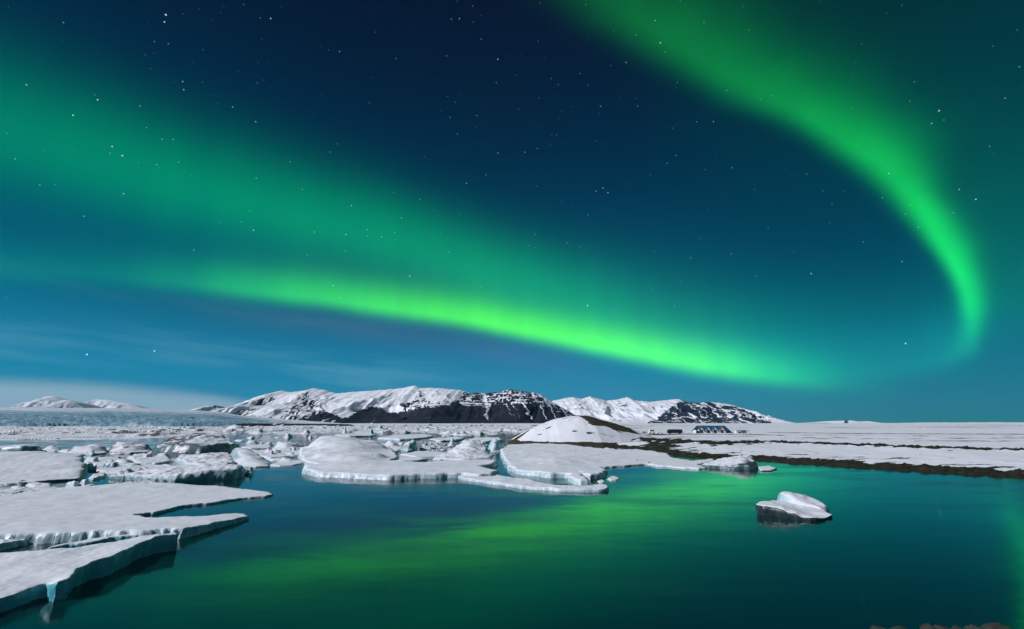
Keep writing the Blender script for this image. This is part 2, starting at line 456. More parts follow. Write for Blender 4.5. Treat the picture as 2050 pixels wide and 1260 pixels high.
def build_ground():
    az = np.radians(np.concatenate([np.linspace(-78, -52, 24), np.linspace(-51, 51, 760), np.linspace(52, 78, 24)]))
    r = np.concatenate([np.geomspace(52, 420, 300), np.geomspace(424, 2200, 110)[0:], np.geomspace(2240, 30000, 70)])
    Rr, Az = np.meshgrid(r, az, indexing='ij')
    Yg = Rr; Xg = Rr * np.tan(Az)
    wx = Xg + fbm(Xg * .08, Yg * .08, 3, 5) * np.clip(Rr * .008, 0, 4)
    wy = Yg + fbm(Xg * .08 + 40, Yg * .08, 3, 6) * np.clip(Rr * .008, 0, 4)
    sd = poly_sdf(LANDPOLY, wx, wy)
    dT = line_dist(TERRL, wx, wy)
    dS = line_dist(SHORE, wx, wy)
    below = poly_sdf(TERRL + [(9000, TERRL[-1][1]), (40000, 200), (40000, 45000), (TERRL[0][0], 45000)], wx, wy) < 0
    n = fbm(Xg * .15, Yg * .15, 4, 11)
    t_ = np.where(below, dS / (dS + dT + 1e-6), 1.0)
    prof = np.interp(t_, [0, .09, .16, .80, .93, 1.0], [0.0, .55, .85, 2.3, 2.7, TERR])
    near = smooth(700, 500, Yg)
    east = smooth(-10, 12, Xg)
    z_land = prof * near + np.clip(sd * .05, 0, TERR) * (1 - near)
    z_land = np.where(sd > 0, np.minimum(z_land, sd * .35 + .02), z_land)
    z_land = z_land + n * 0.16 * smooth(2, 12, sd)
    # low drifts and dunes out on the plain
    z_land += smooth(400, 2500, Yg) * (fbm(Xg * .004, Yg * .0016, 3, 21) * 2.0 + 0.5)
    # low dunes by the sea on the right
    dune = smooth(.70, .95, Xg / Yg) * np.exp(-((Yg - 2600) / 500) ** 2) * (9.5 + 4 * fbm(Xg * .004, Yg * .002, 3, 4))
    z_land += np.maximum(dune, 0)
    Z = np.where(sd > 0, z_land, np.maximum(sd * .3, -2.5))
    # bare earth: shore bank, terrace edge, drifts blown clear
    tt_ = t_ + fbm(Xg / 5., Yg / 3., 4, 61) * .07 + fbm(Xg / 22., Yg / 12., 2, 62) * .05
    bank_w = np.interp(tt_, [0, .10, .15, .20], [1, 1, .5, 0]) * (near * east > .5) * below
    tus = fbm(Xg / 4., Yg / 4., 4, 63)
    edge = np.exp(-((dT - 0.5) / (0.026 * Rr * (1 + .8 * tus))) ** 2) * smooth(1000, 400, Yg) * east * (1 + .5 * tus)
    Z = Z + np.where(sd > .3, (bank_w + edge) * np.clip(fbm(Xg / 2.2, Yg / 2.2, 3, 64) + .2, 0, 1) * .55, 0)
    px, py = project(Xg, Yg, Z)
    bare = bank_w * 0.95 + edge * 0.95 + n * 0.18 + .45 * smooth(.55, .95, fbm(Xg / 7., Yg / 2.6, 4, 65)) * below * (t_ < .9)
    # scree-dark corner by the mouth of the river
    bare += 0.75 * np.exp(-(((px - 1322) / 38) ** 2 + ((py - 893) / 9) ** 2)) * below
    bare += 0.45 * np.exp(-(((px - 1430) / 25) ** 2 + ((py - 893) / 4) ** 2)) * below
    # gravel track behind the terrace, in front of the boat shed
    TRACK = [at(x, y, TERR)[:2] for x, y in [(1230, 874), (1290, 871), (1350, 869.8), (1430, 869.6), (1480, 870), (1520, 870.5)]]
    bare += 0.9 * np.exp(-(line_dist(TRACK, Xg, Yg) / 9.0) ** 2)
    ROAD = [at(x, y, TERR)[:2] for x, y in [(1560, 866.5), (1700, 868), (1850, 869), (2050, 869.6), (2400, 871)]]
    bare += 1.3 * np.exp(-(line_dist(ROAD, Xg, Yg) / 8.5) ** 2)
    strips = fbm(Xg * .02, Yg * .11, 3, 31)
    bare += 1.0 * smooth(.10, .65, fbm(Xg / 9. + Yg / 14., Yg / 3.2, 4, 67)) * smooth(.75, .10, t_) * below * (sd > .5)
    bare += 0.75 * smooth(.28, .62, strips) * smooth(150, 190, Yg) * smooth(330, 270, Yg) * (Xg > 60)
    gull = fbm(Xg * .02, Yg * .0022, 3, 33)
    bare += 0.7 * smooth(.30, .55, gull) * smooth(450, 700, Yg) * smooth(2600, 1500, Yg) * (Xg > 60)
    bare = np.where(sd < 0.2, 1.0, bare)
    v = np.stack([Xg, Yg, Z], -1).reshape(-1, 3)
    keep = (Z > -2.0)
    fq = grid_faces(*Xg.shape, keep=keep)
    v, fq, (bb,) = compact(v, fq, [bare.ravel()])
    me = new_mesh('ground', v, fq, LAND); set_attr(me, 'bare', bb)
    tag(link(bpy.data.objects.new('ground', me)), 'snow covered shore and plain reaching to the horizon', kind='structure')
build_ground()

# near bank under the camera
def build_near_bank():
    x = np.linspace(-90, 90, 181); y = np.linspace(-60, 30, 91)
    Xg, Yg = np.meshgrid(x, y)
    edge = 22.6 + 0.045 * (Xg - 8) + fbm(Xg * .12, Yg * .12, 3, 3) * 1.0 + 1.3 * smooth(9, 20, Xg)
    Z = np.clip((edge - Yg) * 8.4 / 24, -1.5, 8.4) + fbm(Xg * .3, Yg * .3, 3, 8) * .15
    v = np.stack([Xg, Yg, Z], -1).reshape(-1, 3)
    me = new_mesh('shore_bank', v, grid_faces(*Xg.shape), LAND)
    set_attr(me, 'bare', (smooth(1.2, 0.1, Z) + fbm(Xg * .2, Yg * .2, 3, 2) * .5).ravel())
    tag(link(bpy.data.objects.new('shore_bank', me)), 'snowy stony bank the view is taken from', kind='structure')
build_near_bank()

# ------------------------------------------------------------------ mountains
def mountain_material(name, rock=(.010, .012, .019), rock2=(.034, .036, .046)):
    m, t, b = mat_new(name)
    geo = t.nodes.new('ShaderNodeNewGeometry'); P = geo.outputs['Position']
    a = t.nodes.new('ShaderNodeAttribute'); a.attribute_name = 'rock'
    n2 = noise_tex(t, P, 0.02, 5, 0.7)
    f = (Ex(t, a.outputs['Fac']) + (n2 - 0.5) * 0.35).smooth(0.40, 0.60)
    t.links.new(mixc(t, f, SNOW, mixc(t, n2, rock, rock2)), b.inputs['Base Color'])
    b.inputs['Roughness'].default_value = 0.85; b.inputs['Specular IOR Level'].default_value = 0.1
    return m
MTN = mountain_material('snowy_basalt')
MTN_FAR = mountain_material('far_basalt', (.012, .018, .032), (.032, .040, .056))

def poly_soft(poly, px, py, w):
    return smooth(-w, w, poly_sdf(poly, px, py))

def build_mountain(name, label, sil, Yc, depth, kind, seed, mat, rockf, x_step=9.0, back=2600, spur=0.35):
    pts = [at_y(px, py, Yc) for px, py in sil]
    xs = np.array([q[0] for q in pts]); zs = np.array([q[2] for q in pts])
    x = np.arange(xs[0] - 60, xs[-1] + 60, x_step)
    t = np.concatenate([np.linspace(0, 1, 130), 1 + np.linspace(0, 1, 30)[1:]])
    T, Xg = np.meshgrid(t, x, indexing='ij')
    crest = np.interp(Xg, xs, zs)
    jag = fbm(Xg / 90.0, Xg * 0, 4, seed) * 9 * smooth(60, 250, crest)
    crest = np.maximum(crest + jag, 2)
    front = depth * (1 + .25 * fbm(Xg / 1500., Xg * 0 + 3, 3, seed + 1)) * (0.45 + 0.55 * np.clip(crest / 500, 0, 1.3))
    Yg = np.where(T <= 1, Yc - front * (1 - T), Yc + back * (T - 1))
    if kind == 'cliff':
        prof = np.interp(T, [0, .25, .5, .62, .66, .74, .77, .85, .88, .95, 1, 1.3, 2], [0, .14, .40, .55, .66, .70, .80, .83, .93, .955, 1.0, .85, 0])
    else:
        prof = np.interp(T, [0, .2, .5, .8, 1.0, 1.3, 2], [0, .10, .40, .78, 1.0, .86, 0])
    env = np.clip(T * 3, 0, 1) * np.clip((1.0 - T) * 2.2, 0, 1)
    slant = Xg / 760.0 + fbm(Xg / 900., Yg / 900., 2, seed + 5) * .5
    sp = ridged(slant, Yg / 2600., 3, seed + 9)
    Z = crest * prof + env * crest * spur * (sp - .55) * .5
    Z += env * fbm(Xg / 160., Yg / 260., 3, seed + 3) * crest * .022
    Z = np.maximum(Z, -3 + 3 * T)
    Z[0, :] = -3
    px, py = project(Xg, Yg, Z)
    gz = np.gradient(Z, axis=0) / np.maximum(np.gradient(Yg, axis=0), 1e-3)
    gx = np.gradient(Z, axis=1) / x_step
    rock = rockf(px, py, Xg, Yg, Z, np.hypot(gz, gx), gx, crest, seed)
    v = np.stack([Xg, Yg, Z], -1).reshape(-1, 3)
    me = new_mesh(name, v, grid_faces(*Xg.shape), mat); set_attr(me, 'rock', rock.ravel())
    tag(link(bpy.data.objects.new(name, me)), label, kind='structure')

SIL1 = [(425, 846), (444, 826), (473, 813), (511, 798), (532, 789), (548, 786), (564, 782), (579, 786), (611, 782), (627, 777.5), (649, 781), (672, 788), (707, 785), (766, 781), (804, 777.5), (830, 772), (842, 777), (862, 777), (883, 777.5), (905, 780), (924, 782), (944, 789), (956, 787), (985, 800), (1010, 830), (1020, 847)]
def rock1(px, py, X, Y, Z, sl, gx, crest, seed):
    n = fbm(X / 260., Y / 260., 5, seed + 40); n2 = fbm(X / 55., Y / 55., 3, seed + 41)
    strata = 1.6 * fbm(X / 330., Z / 15., 3, seed + 70)
    st = fbm(X / 42. + Z / 60., Z / 120., 4, seed + 47)
    r = -0.12 + n * .34 + n2 * .32 + st * .30
    ribs = ridged(X / 220. + Y / 700., Y / 1500., 3, seed + 44)
    # stony spurs of the snowy peaks
    for poly, w, a in [([(452, 846), (520, 800), (540, 787), (552, 800), (500, 830), (560, 838), (605, 790), (616, 784), (634, 800), (655, 828), (700, 846), (560, 848)], 9, .42),
                       ([(600, 846), (625, 832), (655, 826), (690, 840), (705, 850)], 5, .95)]:
        r += poly_soft(poly, px, py, w) * (a + ribs * .18 + st * .45)
    # lower dark skirt and banded cliffs of the eastern shoulder
    r += poly_soft([(672, 850), (700, 833), (722, 820), (745, 815), (765, 817), (778, 827), (800, 826), (850, 818), (900, 812), (930, 800), (1030, 790), (1030, 850)], px, py, 5) * 1.15
    r += poly_soft([(800, 815), (820, 800), (840, 776), (850, 782), (848, 796), (870, 806), (905, 800), (930, 785), (950, 784), (1030, 784), (1030, 830), (800, 830)], px, py, 6) * (.50 + strata * .30 + n2 * .2)
    return r
build_mountain('mountain', 'white snowy mountain with stony spurs beside the glacier', SIL1, 9000, 2300, 'snow', 3, MTN, rock1, spur=.24)

SIL2 = [(905, 846), (912, 826), (920, 800), (928, 786), (944, 788.5), (956, 786), (974, 788.5), (992, 785), (1006, 784), (1019, 780), (1032, 780), (1045, 784), (1067, 786), (1083, 790.6), (1106, 805), (1125, 816), (1148, 829), (1165, 838), (1185, 847)]
def rock2(px, py, X, Y, Z, sl, gx, crest, seed):
    n = fbm(X / 220., Y / 220., 5, seed + 40); n2 = fbm(X / 50., Y / 50., 3, seed + 41)
    strata = 1.8 * fbm(X / 330., Z / 16., 3, seed + 70)
    h = Z / np.maximum(crest, 1)
    r = 0.95 + n * .15
    r -= smooth(.40, .62, h) * (.18 + .62 * smooth(.2, .9, strata) + n2 * .45) * smooth(1.02, .8, h * .9)
    warp = X + (Z - 300) * .35 + fbm(X / 300., Z / 160., 3, seed + 60) * 70
    gul = ridged(warp / 210., X * 0 + 2.0, 2, seed + 61)
    r -= smooth(1.12, 1.40, gul + n2 * .12) * smooth(.04, .2, h) * 1.0
    r -= smooth(0, 1, poly_soft([(1068, 783), (1090, 790), (1120, 806), (1132, 816), (1105, 808), (1085, 797)], px, py, 4)) * .8
    return r
build_mountain('mountain', 'dark cliffed mountain with snow in its gullies', SIL2, 8300, 1500, 'cliff', 17, MTN, rock2, spur=.25)

SIL3 = [(1085, 815), (1109, 802), (1125, 799), (1145, 795), (1164, 799), (1180, 794), (1199, 799), (1215, 802.5), (1238, 800), (1256, 795), (1270, 802), (1302, 805), (1328, 802), (1357, 799), (1367, 803), (1396, 807), (1428, 805), (1447, 808), (1467, 811.5), (1489, 823), (1512, 829), (1525, 837), (1533, 845), (1540, 847)]
def rock3(px, py, X, Y, Z, sl, gx, crest, seed):
    n = fbm(X / 320., Y / 320., 5, seed + 40); n2 = fbm(X / 70., Y / 70., 3, seed + 41)
    strata = 1.6 * fbm(X / 450., Z / 20., 3, seed + 70)
    r = -0.15 + n * .4 + n2 * .3
    r += poly_soft([(1225, 812), (1252, 794), (1262, 797), (1275, 812), (1250, 818)], px, py, 5) * (.35 + strata * .3)
    warp = X - (Z - 200) * .5 + fbm(X / 400., Z / 160., 3, seed + 60) * 90
    gul = ridged(warp / 260., X * 0 + 2.0, 2, seed + 61)
    head = poly_soft([(1290, 850), (1330, 826), (1352, 806), (1375, 800), (1430, 803), (1470, 810), (1545, 840), (1545, 852)], px, py, 5)
    r += head * (.98 - smooth(1.18, 1.42, gul + n2 * .2) * .8 - smooth(.2, 1, strata + n2) * .35)
    r -= poly_soft([(1432, 803), (1462, 805), (1470, 813), (1445, 812)], px, py, 3) * .9
    return r
build_mountain('mountain', 'far snowy range ending in a dark headland', SIL3, 13000, 2600, 'snow', 29, MTN_FAR, rock3, x_step=13.0, back=4000, spur=.3)
# peaks standing out of the ice cap
def rock4(px, py, X, Y, Z, sl, gx, crest, seed):
    n2 = fbm(X / 260., Y / 260., 4, seed + 41); n3 = fbm(X / 900., Y / 900., 2, seed + 43)
    return .05 + n2 * .55 + n3 * .3
build_mountain('mountain', 'white peak rising from the ice cap', [(15, 817), (60, 812.5), (75, 806), (90, 795), (100, 793), (112, 795), (125, 801), (140, 801), (152, 806), (165, 816)], 21000, 2500, 'snow', 51, MTN_FAR, rock4, x_step=35, back=4000)
build_mountain('mountain', 'low white ice cap dome', [(150, 818), (165, 809), (190, 800), (215, 801), (240, 806), (262, 809), (285, 818)], 25000, 2500, 'snow', 57, MTN_FAR, lambda *a: -.3 + 0 * a[0], x_step=45, back=4000)
build_mountain('mountain', 'small white ridge with one rocky knob', [(370, 826), (395, 817), (415, 813), (426, 814), (429, 810), (434, 816), (450, 821), (465, 828)], 19000, 2500, 'snow', 61, MTN_FAR, lambda px, *a: -.3 + .9 * np.exp(-((px - 430) / 4.) ** 2), x_step=30, back=4000)
build_mountain('mountain', 'low dark hill on the snowy horizon', [(1660, 847), (1672, 844.5), (1688, 842.5), (1704, 842), (1718, 844), (1740, 843.5), (1760, 847)], 9000, 900, 'snow', 71, MTN_FAR, lambda px, *a: -.1 + .7 * np.exp(-((px - 1694) / 10.) ** 2), x_step=14, back=1500)

# ------------------------------------------------------------------ glacier
def build_glacier():
    sil = [(-900, 814), (-200, 816), (0, 816.5), (120, 817), (300, 818), (400, 822), (440, 825), (480, 832), (560, 839.5), (640, 845), (700, 849), (720, 851)]
    Yc = 6200.0
    P = [at_y(x, y, Yc) for x, y in sil]
    xs = np.array([q[0] / Yc for q in P]); zs = np.array([q[2] for q in P])
    az = np.linspace(xs[0], xs[-1], 720)
    yy = np.concatenate([[1000, 1010], np.geomspace(1014, 6200, 270), np.geomspace(6300, 12000, 20)])
    Yg, Ag = np.meshgrid(yy, az, indexing='ij')
    Xg = Yg * Ag
    front = 1195 + 120 * fbm(Xg / 260., Xg * 0, 3, 2) + 500 * smooth(-.60, -.42, Ag)
    t = np.clip((Yg - front) / (Yc - front), 0, 1.3)
    crest = np.interp(Ag, xs, zs)
    cliff = 3.5 * smooth(-.50, -.66, Ag) + 2.5
    Z = np.where(Yg > front, cliff * smooth(0, 14, Yg - front) + (crest - cliff) * np.clip(t, 0, 1) ** 1.05, -2)
    Z = np.where(Yg > Yc, crest + 20 * (1 - np.exp(-(Yg - Yc) / 3000)), Z)
    cre = ridged(Xg / 75. + Yg / 300., Yg / 55., 4, 12)
    broken = smooth(-.40, -.62, Ag) * smooth(.75, .05, t) + .35 * smooth(.4, .0, t) * smooth(-.34, -.48, Ag)
    Z += (Yg > front) * broken * (cre - .6) * 4.5
    Z += (Yg > front) * fbm(Xg / 300., Yg / 400., 4, 15) * 5 * np.clip(t * 6, 0, 1)
    blue = np.clip(.20 * smooth(-.42, -.60, Ag) + broken * (.56 + .32 * fbm(Xg / 45., Yg / 110., 4, 19) - .16 * cre) + .12 * fbm(Xg / 600., Yg / 600., 3, 3), 0, 1)
    gx_, gy_ = project(Xg, Yg, Z)
    moraine = poly_soft([(462, 851), (480, 847.6), (560, 848), (640, 848.5), (700, 849), (720, 856), (470, 856)], gx_, gy_, 1.2)
    v = np.stack([Xg, Yg, Z], -1).reshape(-1, 3)
    m, t_, b = mat_new('glacier_ice')
    geo = t_.nodes.new('ShaderNodeNewGeometry'); Pn = geo.outputs['Position']
    a = t_.nodes.new('ShaderNodeAttribute'); a.attribute_name = 'blue'
    a2 = t_.nodes.new('ShaderNodeAttribute'); a2.attribute_name = 'moraine'
    n2 = noise_tex(t_, Pn, 0.03, 5, 0.7)
    f = (Ex(t_, a.outputs['Fac']) * 1.25 + (n2 - 0.5) * 0.6).smooth(0.05, 0.75)
    c = mixc(t_, f, (.70, .76, .82), (.17, .31, .39))
    f2 = (Ex(t_, a2.outputs['Fac']) + (n2 - 0.5) * 0.4).smooth(0.45, 0.65)
    t_.links.new(mixc(t_, f2, c, (.028, .030, .034)), b.inputs['Base Color'])
    b.inputs['Roughness'].default_value = 0.7; b.inputs['Specular IOR Level'].default_value = 0.2
    fq = grid_faces(*Xg.shape, keep=(Z > -1.5))
    v, fq, (bb, mm) = compact(v, fq, [blue.ravel(), moraine.ravel()])
    me = new_mesh('glacier', v, fq, m); set_attr(me, 'blue', bb); set_attr(me, 'moraine', mm)
    tag(link(bpy.data.objects.new('glacier', me)), 'broad blue crevassed glacier sloping down to the lagoon', kind='structure')
build_glacier()

# ------------------------------------------------------------------ round hill on the shore
def build_hill():
    sil = [(1018, 886), (1032, 876), (1050, 866), (1068, 857), (1085, 849.5), (1110, 841), (1135, 835.5), (1158, 833), (1178, 835), (1195, 839.5), (1215, 845), (1235, 851), (1258, 858), (1280, 866), (1300, 874)]
    Yc = 238.0
    P = [at_y(x, y, Yc) for x, y in sil]
    xs = np.array([q[0] for q in P]); zs = np.array([q[2] for q in P])
    x = np.linspace(xs[0], xs[-1], 220); y = np.linspace(-1.15, 1.3, 150)
    V, Xg = np.meshgrid(y, x, indexing='ij')
    crest = np.interp(Xg, xs, zs)
    crest = crest + fbm(Xg / 9., Xg * 0, 3, 4) * .12
    half = 12 + 24 * np.clip(crest / 13, 0, 1)
    Yg = Yc + V * half
    prof = np.clip(np.cos(np.clip(np.abs(V), 0, 1) * math.pi / 2) ** 1.25, 0, 1)
    Z = crest * prof + fbm(Xg / 7., Yg / 7., 4, 7) * .28 * prof - .5 * (np.abs(V) > .98) + .35
    px, py = project(Xg, Yg, Z)
    n = fbm(Xg / 6., Yg / 6., 4, 9); n2 = fbm(Xg / 11., Yg / 4., 3, 19)
    bare = n * .25
    bare += poly_soft([(1128, 832), (1160, 834), (1172, 840), (1186, 852), (1212, 854), (1240, 863), (1285, 871), (1240, 846), (1190, 830), (1150, 826)], px, py, 2.0) * .9
    bare += smooth(-.1, .25, V) * smooth(1150, 1190, px) * .5
    bare += smooth(.40, .70, n2) * .7
    bare += poly_soft([(1020, 884), (1036, 874), (1056, 862), (1064, 857), (1050, 870), (1034, 882)], px, py, 1.5) * .7
    bare += smooth(2.2, 1.3, Z + n * .5) * .95 * (V < 0) * (px < 1235)
    v = np.stack([Xg, Yg, Z], -1).reshape(-1, 3)
    me = new_mesh('hill', v, grid_faces(*Xg.shape), LAND_HILL); set_attr(me, 'bare', bare.ravel())
    tag(link(bpy.data.objects.new('hill', me)), 'rounded snowy hill with a bare brown crest', kind='structure')
LAND_HILL = land_material('hill_ground', (.026, .024, .016), (.075, .060, .038))
build_hill()

# ------------------------------------------------------------------ ice floes and bergs
def ice(name, label, cat, outline, h, peaks=(), mat=ICE, wall=None, rough=.10, wob_=.25, flute=0.0, under=.0, seed=0, group=None, idw=2.6, z_out=None, ash=(), cell=None, top_round=.5, noise_scale=1.0, facet=0.0, part_of=None, ew=1.0):
    """outline: pixels of the rim (on the level z_out, default the rim height h); peaks: (px, foot_py, top_py)"""
    zo = h if z_out is None else z_out
    P = np.array([at(q[0], q[1], (q[2] if len(q) > 2 and z_out is None else zo))[:2] for q in outline])
    RH = np.array([q[2] if len(q) > 2 else h for q in outline])
    cx, cy = P.mean(0)
    dist = max(12.0, P[:, 1].min())
    c = cell or max(.07, dist / 455 * .95)
    pad = 3 * c + (wall or 0) + wob_
    x0, y0 = P.min(0) - pad; x1, y1 = P.max(0) + pad
    while (x1 - x0) * (y1 - y0) / c / c > 70000: c *= 1.15
    x = np.arange(x0, x1 + c, c); y = np.arange(y0, y1 + c, c)
    Xg, Yg = np.meshgrid(x, y)
    w = max(wall or 0, 1.5 * c)
    s = poly_sdf(P, Xg, Yg)
    k = noise_scale / max(1.0, dist / 45)
    s = s + fbm(Xg * .6 * k, Yg * .6 * k, 4, seed + 1) * wob_ * 1.2 + ridged(Xg * 1.1 * k, Yg * 1.1 * k, 3, seed + 2) * flute
    num = np.zeros_like(Xg); den = np.zeros_like(Xg)
    se = np.maximum(s, .25 * c)
    we = ew / (se ** idw)
    if np.ptp(RH) > 0:
        hn = np.zeros_like(Xg); hd = np.zeros_like(Xg)
        for (qx, qy), qh in zip(P, RH):
            ww = 1 / ((Xg - qx) ** 2 + (Yg - qy) ** 2 + .05) ** 1.3
            hn += ww * qh; hd += ww
        hE = hn / hd
    else: hE = h
    num += we * hE; den += we
    sc = math.sqrt((x1 - x0) * (y1 - y0)) * .02
    for pk in peaks:
        q = at(pk[0], pk[1], 0); top = at_y(pk[0], pk[2], q[1])[2]
        wt_ = (pk[3] if len(pk) > 3 else 1.0) / (((Xg - q[0]) ** 2 + (Yg - q[1]) ** 2 + sc * sc) ** (idw / 2))
        num += wt_ * top; den += wt_
    H = num / den
    rel = np.clip(H / max(h, .05), .4, 3)
    H = H + (fbm(Xg * .35 * k, Yg * .35 * k, 5, seed + 3) * rough * 1.4 + fbm(Xg * 2.2 * k, Yg * 2.2 * k, 3, seed + 4) * rough * .35) * np.sqrt(rel)
    if facet:
        f1 = np.abs(perlin(Xg * .45 * k + 3, Yg * .8 * k, seed + 7)); f2 = np.abs(perlin(Xg * .9 * k, Yg * .5 * k + 9, seed + 8))
        H = H * (1 + facet * (.45 - 1.6 * f1 - .8 * f2))
    H = np.maximum(H, .12)
    tt = np.clip((s + w * .3) / w, 0, 1)
    S = np.clip(tt, 0, 1) ** top_round
    Z = -.7 + (H + .7) * S
    gy, gx = np.gradient(s, c)
    gl = np.hypot(gx, gy) + 1e-6
    if under:
        low = smooth(1.0, .05, Z / np.maximum(H, .1)) * (s < w * 2)
        Xo = Xg + gx / gl * under * low; Yo = Yg + gy / gl * under * low
    else: Xo, Yo = Xg, Yg
    keep = Z > -.62
    v = np.stack([Xo, Yo, Z], -1).reshape(-1, 3)
    v[:, 0] -= cx; v[:, 1] -= cy
    av = np.zeros(Xg.size)
    for (ax, ay, ar, aw) in ash:
        pxx, pyy = project(Xg.ravel(), Yg.ravel(), Z.ravel())
        av += aw * np.exp(-(((pxx - ax) / ar[0]) ** 2 + ((pyy - ay) / ar[1]) ** 2))
    av = av * np.clip(.55 + 1.5 * fbm(Xg * 1.1 * k, Yg * 1.6 * k, 4, seed + 12), 0, 1.5).ravel()
    fq = grid_faces(*Xg.shape, keep=keep)
    v, fq, (av,) = compact(v, fq, [av])
    me = new_mesh(name, v, fq, mat); set_attr(me, 'ash', av)
    o = link(bpy.data.objects.new(name, me), part_of)
    if part_of is None:
        o.location = (cx, cy, 0)
        tag(o, label, cat, group)
    else:
        o.location = (cx - part_of.location.x, cy - part_of.location.y, 0)
    return o

# --- near floes, left
ice('ice_floe', 'large flat snow floe with smooth teal cut edge beside open water', 'ice floe',
    [(-420, 1118), (0, 1104), (126, 1098), (200, 1088), (263, 1078), (320, 1069), (367, 1064, 1.35), (362, 1067, 1.35), (325, 1073, 1.3), (290, 1086), (272, 1094), (255, 1103), (240, 1113), (215, 1119), (187, 1125), (170, 1135), (152, 1150), (146, 1155), (110, 1165), (88, 1171, .8), (44, 1188, .75), (0, 1202, .7), (-200, 1262, .7), (-420, 1330, .7)],
    1.15, peaks=[(150, 1140, 1108, .3)], mat=ICE_TEAL, rough=.06, wob_=.22, under=.25, seed=11, wall=.22, top_round=.6)
ice('ice_floe', 'broad snow floe with a long tongue and fluted front wall', 'ice floe',
    [(-420, 1012), (0, 993), (73, 982), (146, 975), (250, 967), (336, 967), (424, 972, .5), (497, 979, .3), (541, 985, .25), (548, 989, .2), (535, 993, .2), (483, 997, .2), (424, 1006, .25), (366, 1012, .25), (336, 1020, .25), (310, 1026, .25), (272, 1028, .35), (287, 1034, .5), (322, 1036, .6), (366, 1034, .6), (424, 1031, .55), (470, 1028, .5), (495, 1028, .4), (498, 1033, .35), (470, 1039, .5), (424, 1048, .65), (395, 1054, .75), (366, 1059, .85), (322, 1060), (263, 1062), (205, 1063), (117, 1066), (38, 1069), (0, 1071), (-200, 1078), (-420, 1088)],
    .85, mat=ICE, rough=.05, wob_=.10, flute=.16, under=.12, seed=23, wall=.20, top_round=.7)
ice('ice_floe', 'small lumpy snow block under the fluted floe wall', 'ice floe',
    [(-60, 1084), (0, 1079), (40, 1076), (62, 1078), (55, 1083), (30, 1088), (0, 1094), (-60, 1104)], .35, rough=.16, seed=31, wall=.3)
ice('ice_floe', 'thin low ice slab lying along the back of the teal edged floe', 'ice floe',
    [(90, 1097), (160, 1087), (230, 1077), (300, 1068), (345, 1062), (330, 1060), (280, 1064), (200, 1074), (120, 1088)], .5, rough=.05, seed=37, wall=.3, mat=ICE_TEAL)
# --- drifting berg on the right
d_b = ice('iceberg', 'drifting iceberg with black icy flank and white snow back', 'iceberg',
    [(1512, 1018), (1535, 1012), (1580, 1010), (1620, 1012), (1650, 1024), (1669, 1037), (1650, 1043), (1628, 1045), (1600, 1042), (1560, 1037), (1525, 1033), (1514, 1029)], .25,
    peaks=[(1516, 1028, 1008), (1535, 1031, 1010), (1560, 1035, 1015), (1590, 1039, 1024), (1612, 1042, 1034), (1540, 1022, 1006), (1575, 1022, 1009), (1605, 1026, 1017), (1640, 1038, 1034), (1655, 1040, 1037.5), (1630, 1030, 1023)],
    mat=ICE_DARK, z_out=0.0, rough=.05, wob_=.12, wall=.16, under=.25, seed=41, idw=2.6, ew=.02)
ice('iceberg_fin', None, None,
    [(1552, 1010), (1568, 1006), (1600, 1006), (1640, 1012), (1662, 1022), (1655, 1030), (1620, 1026), (1580, 1020)], .2,
    peaks=[(1563, 1014, 984.5), (1580, 1014, 987), (1605, 1015, 991), (1625, 1018, 1000), (1645, 1022, 1011)], mat=ICE, z_out=0.0, rough=.05, wob_=.10, wall=.2, seed=43, idw=2.8, part_of=d_b, ew=.08)

# --- central floe with mound and spit
ice('ice_floe', 'big white floe with a rounded mound and rippled front wall', 'ice floe',
    [(606, 934), (612, 930), (632, 928), (605, 922), (598, 910), (602, 896), (640, 888), (700, 886), (760, 884), (776, 890), (790, 903), (800, 913), (785, 922), (850, 925), (930, 921), (985, 920), (1000, 922), (985, 929), (960, 932), (1000, 941), (985, 948), (960, 950), (925, 947), (880, 948), (820, 950), (770, 952), (720, 949), (670, 947), (630, 945), (612, 940)],
    .9, peaks=[(655, 900, 871.5), (668, 900, 874), (640, 902, 880), (690, 908, 885), (715, 905, 884), (745, 900, 882), (760, 905, 889), (610, 915, 897), (650, 925, 905), (700, 930, 912), (750, 925, 905), (790, 935, 925), (680, 944, 929), (620, 938, 932)],
    mat=ICE, rough=.09, wob_=.4, flute=.16, under=.4, seed=51, wall=.5, idw=3.0,
    ash=[(630 + 23 * k % 150, 895 + (37 * k) % 34, (2.5, 1.5), .75) for k in range(14)] + [(645, 900, (4, 7), .8), (650, 892, (20, 3), .55), (720, 897, (4, 3), .7), (683, 897, (4, 3), .6), (705, 905, (3, 2), .6), (650, 924, (7, 3), .5), (682, 881, (6, 5), .6)])
ice('ice_floe', 'long curved snow spit with a blunt squared tip', 'ice floe',
    [(915, 953), (945, 945), (985, 948), (1020, 954), (1055, 959), (1085, 966), (1115, 971), (1150, 972.5), (1190, 970), (1215, 969.5), (1222, 973), (1220, 978), (1200, 980), (1160, 980), (1120, 978.5), (1080, 976), (1040, 973), (1000, 967), (960, 962), (925, 957)],
    .45, mat=ICE, rough=.10, wob_=.15, under=.12, seed=61, wall=.35, top_round=.8, ash=[(1172, 979, (7, 2.5), .7)])
